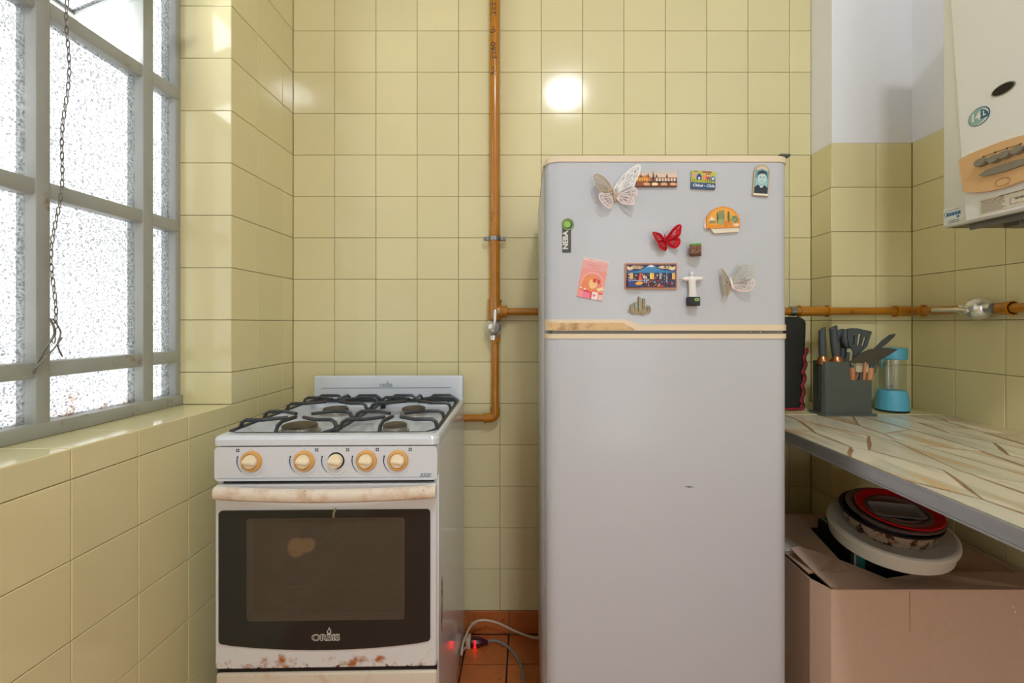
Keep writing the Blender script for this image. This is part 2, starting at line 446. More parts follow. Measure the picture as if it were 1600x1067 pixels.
def oven_pane():
    m = bpy.data.materials.new('dotted_oven_window'); m.use_nodes = True
    nt = m.node_tree; nt.nodes.clear(); N = nt.nodes.new; L = nt.links.new
    out = N('ShaderNodeOutputMaterial')
    tr = N('ShaderNodeBsdfTransparent'); tr.inputs['Color'].default_value = (0.62, 0.58, 0.52, 1)
    df = N('ShaderNodeBsdfPrincipled'); df.inputs['Base Color'].default_value = (*srgb(112, 102, 90), 1); df.inputs['Roughness'].default_value = 0.12
    tc = N('ShaderNodeTexCoord'); vo = N('ShaderNodeTexVoronoi'); vo.inputs['Scale'].default_value = 420; vo.inputs['Randomness'].default_value = 0.0
    L(tc.outputs['Object'], vo.inputs['Vector'])
    mr = N('ShaderNodeMapRange'); mr.inputs['From Min'].default_value = 0.3; mr.inputs['From Max'].default_value = 0.55; mr.inputs['To Min'].default_value = 0.75; mr.inputs['To Max'].default_value = 0.4
    L(vo.outputs['Distance'], mr.inputs['Value'])
    mx = N('ShaderNodeMixShader'); L(mr.outputs[0], mx.inputs[0]); L(tr.outputs[0], mx.inputs[1]); L(df.outputs[0], mx.inputs[2])
    L(mx.outputs[0], out.inputs['Surface'])
    return m
M['oven_pane'] = oven_pane()

def stone():
    m = bpy.data.materials.new('banded_onyx'); m.use_nodes = True
    nt = m.node_tree; b = nt.nodes['Principled BSDF']; N = nt.nodes.new; L = nt.links.new
    b.inputs['Roughness'].default_value = 0.22; b.inputs['Coat Weight'].default_value = 0.2
    tc = N('ShaderNodeTexCoord'); oi = N('ShaderNodeObjectInfo')
    mp = N('ShaderNodeMapping'); mp.inputs['Scale'].default_value = (9.0, 1.5, 1.0); mp.inputs['Rotation'].default_value = (0, 0, 0.16)
    L(tc.outputs['Object'], mp.inputs['Vector'])
    ad = N('ShaderNodeVectorMath'); ad.operation = 'ADD'; L(mp.outputs[0], ad.inputs[0])
    sc = N('ShaderNodeMath'); sc.operation = 'MULTIPLY'; sc.inputs[1].default_value = 37; L(oi.outputs['Random'], sc.inputs[0])
    L(sc.outputs[0], ad.inputs[1])
    nz = N('ShaderNodeTexNoise'); nz.inputs['Scale'].default_value = 1.3; nz.inputs['Detail'].default_value = 7; nz.inputs['Roughness'].default_value = 0.6
    L(ad.outputs[0], nz.inputs['Vector'])
    cr = N('ShaderNodeValToRGB'); e = cr.color_ramp.elements
    e[0].position = 0.28; e[0].color = (*srgb(198, 196, 176), 1)
    e[1].position = 0.74; e[1].color = (*srgb(204, 154, 100), 1)
    for p, c in ((0.40, srgb(222, 217, 196)), (0.48, srgb(232, 220, 194)), (0.55, srgb(204, 198, 174)), (0.61, srgb(218, 180, 126)), (0.66, srgb(206, 196, 168))):
        x = e.new(p); x.color = (*c, 1)
    L(nz.outputs['Fac'], cr.inputs[0])
    mr = N('ShaderNodeMapRange'); mr.inputs['To Min'].default_value = 0.86; mr.inputs['To Max'].default_value = 1.04; L(oi.outputs['Random'], mr.inputs['Value'])
    mx = N('ShaderNodeVectorMath'); mx.operation = 'SCALE'; L(cr.outputs[0], mx.inputs[0]); L(mr.outputs[0], mx.inputs['Scale'])
    L(mx.outputs[0], b.inputs['Base Color'])
    return m
M['stone'] = stone()

# ================================================================ the room
def slab(name, boxes, m, label, cat='wall'):
    b = MB()
    for bx in boxes: b.box(*bx)
    return tag(b.build(name, m, smooth=False), label, cat, kind='structure')

def oriented(to, w, h, cache={}):
    pass

TILE_CACHE = {}
def tile_mesh(w, h, t, m, bev=0.0012):
    k = (round(w, 4), round(h, 4), t, m.name)
    if k not in TILE_CACHE:
        # face towards local -Y, lying in XZ, centred
        o, i = (w / 2, h / 2), (w / 2 - bev, h / 2 - bev)
        vs = [(sx * o[0], t, sz * o[1]) for sx, sz in ((-1, -1), (1, -1), (1, 1), (-1, 1))]
        vs += [(sx * o[0], bev * 0.7, sz * o[1]) for sx, sz in ((-1, -1), (1, -1), (1, 1), (-1, 1))]
        vs += [(sx * i[0], 0, sz * i[1]) for sx, sz in ((-1, -1), (1, -1), (1, 1), (-1, 1))]
        fs = [(8, 9, 10, 11)]
        for a in (0, 4):
            fs += [(a + j, a + (j + 1) % 4, a + 4 + (j + 1) % 4, a + 4 + j) for j in range(4)]
        me = bpy.data.meshes.new('tile')
        me.from_pydata(vs, [], fs); me.materials.append(m); me.update()
        TILE_CACHE[k] = me
    return TILE_CACHE[k]

def tiles(parent, us, vs, place, rz, m, name='tile', t=0.006, gap=0.0016, skip=None, rx=0.0, wob=0.0022):
    # us, vs: seam positions; place(u, v) -> world centre on the finished face; rz turns the face (0: faces -Y)
    base = Matrix.Rotation(rz, 4, 'Z') @ Matrix.Rotation(rx, 4, 'X')
    for a, b in zip(us, us[1:]):
        for c, d in zip(vs, vs[1:]):
            if skip and skip((a + b) / 2, (c + d) / 2): continue
            o = link(name, tile_mesh(b - a - gap, d - c - gap, t, m), parent)
            tilt = Matrix.Rotation(random.gauss(0, wob), 4, 'X') @ Matrix.Rotation(random.gauss(0, wob), 4, 'Z')
            o.matrix_local = Matrix.Translation(Vector(place((a + b) / 2, (c + d) / 2)) - parent.location) @ base @ tilt

T = 0.1505
Z0 = 0.0093
rows = [Z0 + T * k for k in range(-7, 14)]          # tile seams, -1.044 .. 1.514
rows_top = rows + [CEIL]
R = 0.006                                           # tile thickness

floor = slab('floor', [(LEFT - 0.25, RIGHT + 0.25, NEAR - 0.2, BACK + 0.2, FLOOR - 0.12, FLOOR - R)], M['floor_grout'], 'terracotta tiled kitchen floor', 'floor')
fx = [-0.065 + 0.15 * k for k in range(-6, 10)]
fx = [LEFT] + [x for x in fx if LEFT + 0.02 < x < RIGHT - 0.02] + [RIGHT]
fy = [BACK - 0.147 - 0.15 * k for k in range(0, 8)][::-1] + [BACK]
tiles(floor, fx, fy, lambda u, v: (u, v, FLOOR), 0, M['terracotta'], 'floor_tile', rx=-math.pi / 2, gap=0.006, wob=0.003)
b = MB(); b.box(LEFT, RIGHT, NEAR, fy[0], FLOOR - R, FLOOR - 0.0005)
b.build('floor_finish', M['terracotta'], floor, smooth=False)

wall_back = slab('wall_back', [(LEFT - 0.25, RIGHT + 0.25, BACK + R, BACK + 0.2, FLOOR - 0.12, CEIL + 0.1)], M['grout'], 'yellow square tiled back wall of the kitchen')
cols = [LEFT + 0.1503 * k for k in range(0, 13)] + [PIER_X]
tiles(wall_back, cols, rows_top, lambda u, v: (u, BACK, v), 0, M['tile'], t=R - 0.002)

baseboard = empty('baseboard_back', (LEFT, BACK, FLOOR), label='row of terracotta skirting tiles along the back wall', cat='baseboard', kind='structure')
tiles(baseboard, fx, [FLOOR, rows[0]], lambda u, v: (u, BACK - 0.001, v), 0, M['terracotta'], 'skirting_tile', t=R, gap=0.004)

# pier in the far right corner: tiled below, painted above
wt = Z0 + T * 4 + 0.0
pier = slab('wall_pier', [(PIER_X + R, RIGHT + 0.05, PIER_Y + R, BACK + 0.1, FLOOR - 0.02, wt),
                          (PIER_X + 0.001, RIGHT + 0.05, PIER_Y + 0.001, BACK + 0.1, wt, CEIL + 0.02)], M['grout'], 'shallow corner pier with white paint above yellow tiles')
pier.data.materials.append(M['paint'])
for p in list(pier.data.polygons)[6:]: p.material_index = 1
zr = [FLOOR] + [z for z in rows if z <= wt + 0.001]
tiles(pier, [PIER_X, PIER_X + 0.1503, RIGHT], zr, lambda u, v: (u, PIER_Y, v), 0, M['tile'], t=R - 0.002)
tiles(pier, [PIER_Y, BACK], zr, lambda u, v: (PIER_X, u, v), -math.pi / 2, M['tile'], t=R - 0.002)

wall_right = slab('wall_right', [(RIGHT + R, RIGHT + 0.2, NEAR - 0.1, BACK, FLOOR - 0.02, wt),
                                 (RIGHT + 0.001, RIGHT + 0.2, NEAR - 0.1, BACK, wt, CEIL + 0.02)], M['grout'], 'right kitchen wall with white paint above yellow tiles')
wall_right.data.materials.append(M['paint'])
for p in list(wall_right.data.polygons)[6:]: p.material_index = 1
ry = [PIER_Y - 0.157 - 0.1503 * k for k in range(0, 10)][::-1] + [PIER_Y]
tiles(wall_right, ry, zr, lambda u, v: (RIGHT, u, v), -math.pi / 2, M['tile'], t=R - 0.002)
b = MB(); b.box(RIGHT + 0.0005, RIGHT + R, NEAR, ry[0], FLOOR, wt); b.build('tile_finish', M['tile'], wall_right, smooth=False)

OUT = WINX - 0.032
wall_left = slab('wall_left', [(OUT, LEFT - R, NEAR - 0.1, REV + R, FLOOR - 0.02, SILL - R),
                               (OUT, LEFT - R, REV + R, BACK + 0.1, FLOOR - 0.02, CEIL + 0.02),
                               (OUT, LEFT - R, NEAR - 0.1, REV + R, WTOP, CEIL + 0.02),
                               (OUT, LEFT - R, NEAR - 0.1, WNEAR, SILL - R, WTOP)], M['grout'], 'yellow tiled wall with the window opening')
ly = [1.62 - 0.1503 * k for k in range(0, 14)][::-1] + [BACK]
zl = [FLOOR] + [z for z in rows if z < SILL - 0.02] + [SILL]
tiles(wall_left, [y for y in ly if y <= 1.62], zl, lambda u, v: (LEFT, u, v), math.pi / 2, M['tile'], t=R - 0.002)
tiles(wall_left, [1.62, BACK], zl, lambda u, v: (LEFT, u, v), math.pi / 2, M['tile'], t=R - 0.002)
zu = [SILL] + [z for z in rows_top if z > SILL + 0.02]
tiles(wall_left, [REV, 1.4697, 1.62, BACK], zu, lambda u, v: (LEFT, u, v), math.pi / 2, M['tile'], t=R - 0.002)
zv = [SILL] + [z for z in rows if SILL + 0.02 < z < WTOP - 0.02] + [WTOP]
tiles(wall_left, [WINX - 0.02, LEFT], zv, lambda u, v: (u, REV, v), 0, M['tile'], t=R - 0.002)
# sill tiles
tiles(wall_left, [WINX - 0.03, LEFT], [y for y in ly if WNEAR - 0.1 < y < REV - 0.01] + [REV], lambda u, v: (u, v, SILL), 0, M['tile'], 'sill_tile', t=R - 0.002, rx=-math.pi / 2, wob=0.004)
b = MB(); b.box(LEFT - R, LEFT - 0.0005, NEAR, ly[0], FLOOR, CEIL)
b.box(LEFT - R, LEFT - 0.0005, NEAR, REV, WTOP, CEIL); b.build('tile_finish', M['tile'], wall_left, smooth=False)

slab('ceiling', [(LEFT - 0.26, RIGHT + 0.2, NEAR - 0.1, BACK + 0.2, CEIL, CEIL + 0.12)], M['ceiling'], 'plain white kitchen ceiling', 'ceiling')
slab('wall_near', [(LEFT - 0.26, DOOR_X0, NEAR - 0.2, NEAR, FLOOR - 0.1, CEIL + 0.1), (DOOR_X1, RIGHT + 0.2, NEAR - 0.2, NEAR, FLOOR - 0.1, CEIL + 0.1),
                   (DOOR_X0, DOOR_X1, NEAR - 0.2, NEAR, DOOR_TOP, CEIL + 0.1)], M['paint'], 'plain white wall behind the viewer, with a glazed door added for fill light')
door = empty('fill_door', ((DOOR_X0 + DOOR_X1) / 2, NEAR - 0.1, FLOOR), label='white glazed door added behind the viewer to let in fill light', cat='door', kind='structure')  # made-up door, out of view; its daylight lifts the front-facing surfaces
for x0, x1 in ((DOOR_X0, DOOR_X0 + 0.07), (DOOR_X1 - 0.07, DOOR_X1)):
    b = MB(); b.rbox(x0, x1, NEAR - 0.12, NEAR - 0.08, FLOOR, DOOR_TOP, 0.003, 1); b.build('fill_door_stile', M['door_paint'], door)
dz = [FLOOR + 0.03, FLOOR + 0.72, FLOOR + 1.38, DOOR_TOP - 0.03]
for z in dz:
    b = MB(); b.rbox(DOOR_X0 + 0.06, DOOR_X1 - 0.06, NEAR - 0.118, NEAR - 0.082, z - 0.03, z + 0.03, 0.003, 1); b.build('fill_door_rail', M['door_paint'], door)
for z0, z1 in zip(dz, dz[1:]):
    b = MB(); b.box(DOOR_X0 + 0.05, DOOR_X1 - 0.05, NEAR - 0.102, NEAR - 0.098, z0, z1); b.build('fill_door_pane', M['fill_door_glass'], door, smooth=False)
b = MB(); b.tube([(DOOR_X0 + 0.035, NEAR - 0.08, -0.12), (DOOR_X0 + 0.035, NEAR - 0.035, -0.12), (DOOR_X0 + 0.13, NEAR - 0.03, -0.12)], 0.008, 8); b.build('fill_door_handle', M['steel'], door)

# ---------------------------------------------------------------- window
win = empty('window_1', (WINX, REV, SILL), label='grey steel window with small panes of hammered glass', cat='window', kind='structure')
MUL = [1.2186, 0.9537, 0.689, 0.424, 0.159, -0.106, -0.371, -0.636]  # nearest bays are unseen, added for more daylight from the viewer's side
HOR = [-0.0954, 0.276, 0.653, 1.03]
def bar(y0, y1, z0, z1, name, x0=-0.022, x1=0.014):
    b = MB(); b.rbox(WINX + x0, WINX + x1, y0, y1, z0, z1, 0.003, 2)
    o = b.build(name, M['frame'], win); return o
bar(WNEAR, REV, SILL, SILL + 0.030, 'frame_rail', -0.03, 0.02)
bar(WNEAR, REV, WTOP - 0.03, WTOP, 'frame_rail', -0.03, 0.02)
bar(REV - 0.020, REV, SILL, WTOP, 'frame_jamb', -0.03, 0.012)
bar(WNEAR, WNEAR + 0.03, SILL, WTOP, 'frame_jamb', -0.03, 0.02)
for i, y in enumerate(MUL):
    w = 0.0165 if i != 1 else 0.0145
    bar(y - w, y + w, SILL + 0.02, WTOP - 0.02, 'mullion', -0.026, 0.017)
ys = [REV - 0.004] + MUL + [WNEAR + 0.025]
zs = [SILL + 0.02] + HOR + [WTOP - 0.02]
for z in HOR:
    for y1, y0 in zip(ys, ys[1:]):
        bar(y0, y1, z - 0.0165, z + 0.0165, 'glazing_bar')
pane_me = {}
for y1, y0 in zip(ys, ys[1:]):
    for z0, z1 in zip(zs, zs[1:]):
        if abs(y1 - MUL[0]) < 0.01 and abs(z0 - HOR[2]) < 0.01: continue      # the open vent
        w, h = y1 - y0 - 0.02, z1 - z0 - 0.02
        b = MB(); b.box(WINX - 0.010, WINX - 0.006, (y0 + y1) / 2 - w / 2, (y0 + y1) / 2 + w / 2, (z0 + z1) / 2 - h / 2, (z0 + z1) / 2 + h / 2)
        o = b.build('pane', M['pane'], win, smooth=False)
# pivoting vent, tipped open about its horizontal middle
py0, py1, pz = MUL[1] + 0.02, MUL[0] - 0.02, 0.8415
hh = 0.165
S = Matrix.Translation((WINX - 0.006, 0, pz)) @ Matrix.Rotation(math.radians(68), 4, 'Y')
b = MB()
for z0, z1 in ((-hh, -hh + 0.02), (hh - 0.02, hh)): b.rbox(-0.01, 0.01, py0, py1, z0, z1, 0.002, 1, M=S)
for y0, y1 in ((py0, py0 + 0.02), (py1 - 0.02, py1)): b.rbox(-0.01, 0.01, y0, y1, -hh, hh, 0.002, 1, M=S)
sash = b.build('vent_sash', M['frame'], win)
b = MB(); b.box(-0.002, 0.002, py0 + 0.015, py1 - 0.015, -hh + 0.015, hh - 0.015, M=S)
o = b.build('pane', M['pane'], sash, org=win.location, smooth=False)

# pull chain hanging from the vent, tied to the mullion
def chain():
    top, bot = Vector((WINX + 0.055, 0.985, 0.868)), Vector((WINX + 0.030, 0.9535, -0.04))
    root = empty('pull_chain', bot, label='thin grey link chain hanging from the open window vent', cat='chain')
    n = 62
    b = MB()
    for i in range(n):
        c = top.lerp(bot, (i + 0.5) / n)
        c = c + Vector((0.006 * math.sin(i * 0.35), 0.004 * math.sin(i * 0.22 + 1), 0))
        l, w = 0.0094, 0.0030
        ax = Vector((1, 0.25, 0)).normalized() if i % 2 else Vector((0.25, -1, 0)).normalized()
        ring = [c + ax * (w * math.cos(a)) + Vector((0, 0, l * math.sin(a))) for a in [2 * math.pi * j / 8 for j in range(8)]]
        b.tube(ring, 0.0011, 5, closed=True)
    tag(b.build('links', M['chain'], root), kind='stuff')
    w = MB()
    loop = [bot + Vector((0.006 * math.cos(a) , 0.022 * math.sin(a), -0.012 - 0.006 * k / 4)) for k in range(12) for a in [k * math.pi / 3]]
    w.tube(curve([bot + Vector((0, 0, 0.05)), bot + Vector((0.004, 0.006, 0.02)), bot + Vector((0.002, -0.016, -0.02)), bot + Vector((-0.01, -0.022, -0.06))], 6), 0.0022, 6)
    w.tube(curve([bot + Vector((0.002, 0.004, 0.05)), bot + Vector((0.004, 0.018, 0.022)), bot + Vector((0.004, 0.012, -0.005)), bot + Vector((0.002, 0.024, -0.03))], 6), 0.0015, 6)
    w.tube(curve([bot + Vector((0, -0.03, -0.05)), bot + Vector((0.006, 0, -0.015)), bot + Vector((0.005, 0.02, 0.01))], 6), 0.0015, 6)
    w.build('tie_wire', M['chain'], root)
chain()

# ---------------------------------------------------------------- ceiling lamp (above the viewer; seen as the glint on the tiles)
lamp = empty('ceiling_lamp', (0.348, -0.71, CEIL), label='round glowing opal lamp on the ceiling above the viewer', cat='lamp')
b = MB(); b.lathe([(0, -0.02), (0.15, -0.02), (0.155, -0.01), (0.155, 0)], 40, lamp.location); b.build('lamp_base', M['lamp_metal'], lamp)
lm = mat('glowing_opal_glass', (0.9, 0.88, 0.82), 0.4, emit=((0.93, 0.97, 1.02), LAMP_STRENGTH))
b = MB(); b.lathe([(0, -0.085), (0.05, -0.082), (0.10, -0.066), (0.13, -0.042), (0.138, -0.02)], 40, lamp.location); b.build('lamp_shade', lm, lamp)

# ---------------------------------------------------------------- gas pipes
gp = empty('gas_pipe', (-0.1145, 1.662, FLOOR), label='ochre painted gas pipe climbing and branching along the tiled walls', cat='pipe')
PY = 1.660                     # pipe centre depth on the back wall
px_ = (773 - CX) / F * PY
zt = (CY - 487) / F * PY
b = MB(); b.tube([(px_, PY, zt), (px_, PY, CEIL)], 0.0185, 16); b.build('riser', M['pipe'], gp)
b = MB()                        # tee
b.tube([(px_, PY, zt - 0.030), (px_, PY, zt - 0.028), (px_, PY, zt + 0.040), (px_, PY, zt + 0.042)], [0.021, 0.0235, 0.0235, 0.021], 18)
b.tube([(px_, PY, zt + 0.036), (px_, PY, zt + 0.044)], 0.0255, 18)
b.tube([(px_ + 0.008, PY, zt), (px_ + 0.020, PY, zt), (px_ + 0.032, PY, zt), (px_ + 0.040, PY, zt), (px_ + 0.042, PY, zt)], [0.026, 0.026, 0.021, 0.021, 0.018], 18)
b.tube([(px_ + 0.036, PY, zt), (px_ + 0.044, PY, zt)], 0.0225, 18)
b.build('tee_fitting', M['pipe'], gp)
def chrome_valve(c, axis, lever_dir, lever_len, r=0.031):
    b = MB()
    b.sphere(c, r, 24)
    ax = Vector(axis)
    b.tube([c - ax * (r + 0.012), c - ax * (r - 0.004)], 0.016, 14); b.tube([c + ax * (r - 0.004), c + ax * (r + 0.012)], 0.016, 14)
    v = b.build('valve', M['chrome'], gp)
    return v
zc = (CY - 512) / F * PY
val = chrome_valve(Vector((px_ - 0.004, PY - 0.002, zc)), (0, 0, 1), None, 0)
b = MB()
lv = [Vector((px_ + 0.002, PY - 0.038, zc - 0.014)), Vector((px_ + 0.002, PY - 0.044, zc + 0.0)), Vector((px_ + 0.004, PY - 0.046, zc + 0.02)), Vector((px_ + 0.006, PY - 0.048, zc + 0.056)), Vector((px_ + 0.006, PY - 0.048, zc + 0.063))]
b.tube(lv, [0.006, 0.008, 0.0055, 0.0085, 0.005], 10)
b.tube([(px_, PY - 0.024, zc - 0.008), (px_ + 0.001, PY - 0.043, zc - 0.008)], 0.007, 10)
b.build('lever', M['chrome'], val, org=gp.location)
# drop to the stove
zb = (CY - 653) / F * PY
b = MB(); b.tube([(px_ + 0.002, PY, zb + 0.02), (px_ + 0.002, PY, zc - 0.03)], 0.0135, 14)
b.tube([(px_ + 0.002, PY, zc - 0.052), (px_ + 0.002, PY, zc - 0.036)], 0.018, 8); b.build('drop_pipe', M['pipe'], gp)
b = MB()
ct = (px_ + 0.002, zb)
el = [(px_ + 0.002, PY, zb + 0.034), (px_ + 0.002, PY, zb + 0.018)] + [(px_ - 0.016 + 0.018 * math.cos(math.radians(a)), PY, zb + 0.018 + 0.018 * math.sin(math.radians(a))) for a in (-20, -45, -70, -90)] + [(px_ - 0.036, PY, zb)]
b.tube(el, 0.0165, 14); b.tube([(px_ + 0.002, PY, zb + 0.028), (px_ + 0.002, PY, zb + 0.036)], 0.0185, 14); b.tube([(px_ - 0.038, PY, zb), (px_ - 0.030, PY, zb)], 0.0185, 14)
b.build('elbow_fitting', M['pipe'], gp)
b = MB(); b.tube([(px_ - 0.03, PY, zb), (-0.30, PY, zb)], 0.0130, 14); b.build('stove_pipe', M['pipe'], gp)
# branch behind the refrigerator, forward to the pier and along the right wall
HY, HX = 1.549, 1.276
zh = 0.040
path = [(px_ + 0.03, PY, zt), (0.62, PY, zt), (0.70, PY - 0.02, zt), (0.74, HY + 0.02, zh), (0.79, HY, zh), (HX - 0.03, HY, zh)]
b = MB(); b.tube([(px_ + 0.03, PY, zt), (0.66, PY, zt)], 0.0130, 14); b.build('branch_pipe', M['pipe'], gp)
b = MB(); b.tube(curve([(0.64, PY, zt), (0.70, PY, zt), (0.735, PY - 0.03, zh), (0.75, HY + 0.02, zh), (0.80, HY, zh), (0.84, HY, zh)], 5), 0.0130, 12); b.build('offset_pipe', M['pipe'], gp)
b = MB(); b.tube([(0.83, HY, zh), (HX - 0.015, HY, zh)], 0.0130, 14); b.build('branch_pipe', M['pipe'], gp)
def sleeve(x0, x1, nm='coupling', r=0.0165):
    b = MB(); b.tube([(x0, HY, zh), (x0 + 0.006, HY, zh), (x1 - 0.006, HY, zh), (x1, HY, zh)], [r - 0.002, r, r, r - 0.002], 12)
    b.tube([(x1 - 0.010, HY, zh), (x1 - 0.003, HY, zh)], r + 0.003, 12); b.tube([(x0 + 0.003, HY, zh), (x0 + 0.010, HY, zh)], r + 0.003, 12)
    b.build(nm, M['pipe'], gp)
sleeve(0.90, 1.005)
b = MB(); b.tube([(0.874, HY, zh), (0.892, HY, zh)], 0.0165, 14); b.build('grey_joint', M['steel'], gp)
b = MB()
b.tube([(HX - 0.052, HY, zh), (HX - 0.018, HY, zh), (HX - 0.006, HY - 0.004, zh), (HX, HY - 0.020, zh), (HX, HY - 0.05, zh)], 0.0168, 14)
b.tube([(HX - 0.054, HY, zh), (HX - 0.046, HY, zh)], 0.0195, 14); b.tube([(HX, HY - 0.052, zh), (HX, HY - 0.044, zh)], 0.0195, 14)
b.build('elbow_fitting', M['pipe'], gp)
vy = F * HX / (1531 - CX)
b = MB(); b.tube([(HX, HY - 0.04, zh), (HX, vy + 0.03, zh)], 0.0130, 14); b.build('wall_pipe', M['pipe'], gp)
b = MB(); b.tube([(HX, vy - 0.06, zh), (HX, 0.2, zh)], 0.0130, 14); b.build('wall_pipe', M['pipe'], gp)
b = MB(); b.tube([(HX, vy - 0.03, zh), (HX, vy - 0.056, zh)], 0.014, 12); b.build('grey_joint', M['grey_metal'], gp)
b = MB(); b.tube([(HX, vy - 0.054, zh), (HX, vy - 0.09, zh)], 0.0165, 12); b.tube([(HX, vy - 0.082, zh), (HX, vy - 0.09, zh)], 0.02, 12); b.build('coupling', M['pipe'], gp)
val2 = chrome_valve(Vector((HX - 0.006, vy, zh + 0.001)), (0, 1, 0), None, 0, 0.0325)
b = MB()
c0 = Vector((HX - 0.040, vy + 0.004, zh - 0.004))
b.tube([c0 + Vector((0.016, 0, 0)), c0 + Vector((-0.004, 0, 0))], 0.007, 10)
b.tube([c0 + Vector((-0.004, -0.010, -0.002)), c0 + Vector((-0.004, 0.012, 0.001)), c0 + Vector((-0.003, 0.03, 0.003)), c0 + Vector((-0.003, 0.095, 0.004)), c0 + Vector((-0.003, 0.10, 0.004))], [0.007, 0.009, 0.0065, 0.0085, 0.005], 10)
b.build('lever', M['chrome'], val2, org=gp.location)
# saddle clamp on the riser
zk = (CY - 373) / F * PY
b = MB()
b.tube([(px_, PY, zk - 0.007), (px_, PY, zk + 0.007)], 0.0215, 18)
for s in (-1, 1):
    b.rbox(px_ + s * 0.028 - 0.012, px_ + s * 0.028 + 0.012, PY - 0.002, PY + 0.004, zk - 0.007, zk + 0.007, 0.002, 1)
    b.sphere((px_ + s * 0.032, PY - 0.003, zk), 0.004, 8)
b.build('pipe_clamp', M['steel'], gp)
b = MB(); b.tube([(px_, PY, zk - 0.024), (px_, PY, zk - 0.013)], 0.020, 16); b.build('clamp_band', M['pipe'], gp)
b = MB(); b.tube([(px_, PY, zk + 0.012), (px_, PY, zk + 0.03)], 0.0195, 16); b.build('clamp_band', M['pipe'], gp)
b = MB(); b.rbox(0.877, 0.889, BACK - 0.012, BACK, 0.060, 0.078, 0.002, 1); b.build('wall_anchor', M['steel'], gp)
# stencilled lettering running up the riser
for s_, py_, sz in (('R=1', 111, 0.029), ('EE60110-', 71, 0.031), ('7.2EEN', 18, 0.031)):
    b = MB()
    vs, fs = text2d(s_, sz)
    c = P(773, py_, PY)
    rr = 0.0188
    out = []
    for u, v in vs:
        # letters read upwards; wrap around the pipe
        a = (-v) / rr + math.radians(-14)
        out.append((px_ + rr * math.sin(a), PY - rr * math.cos(a), c.z + u))
    b.add(out, fs)
    b.build('lettering', M['ink_black'], gp, smooth=False)

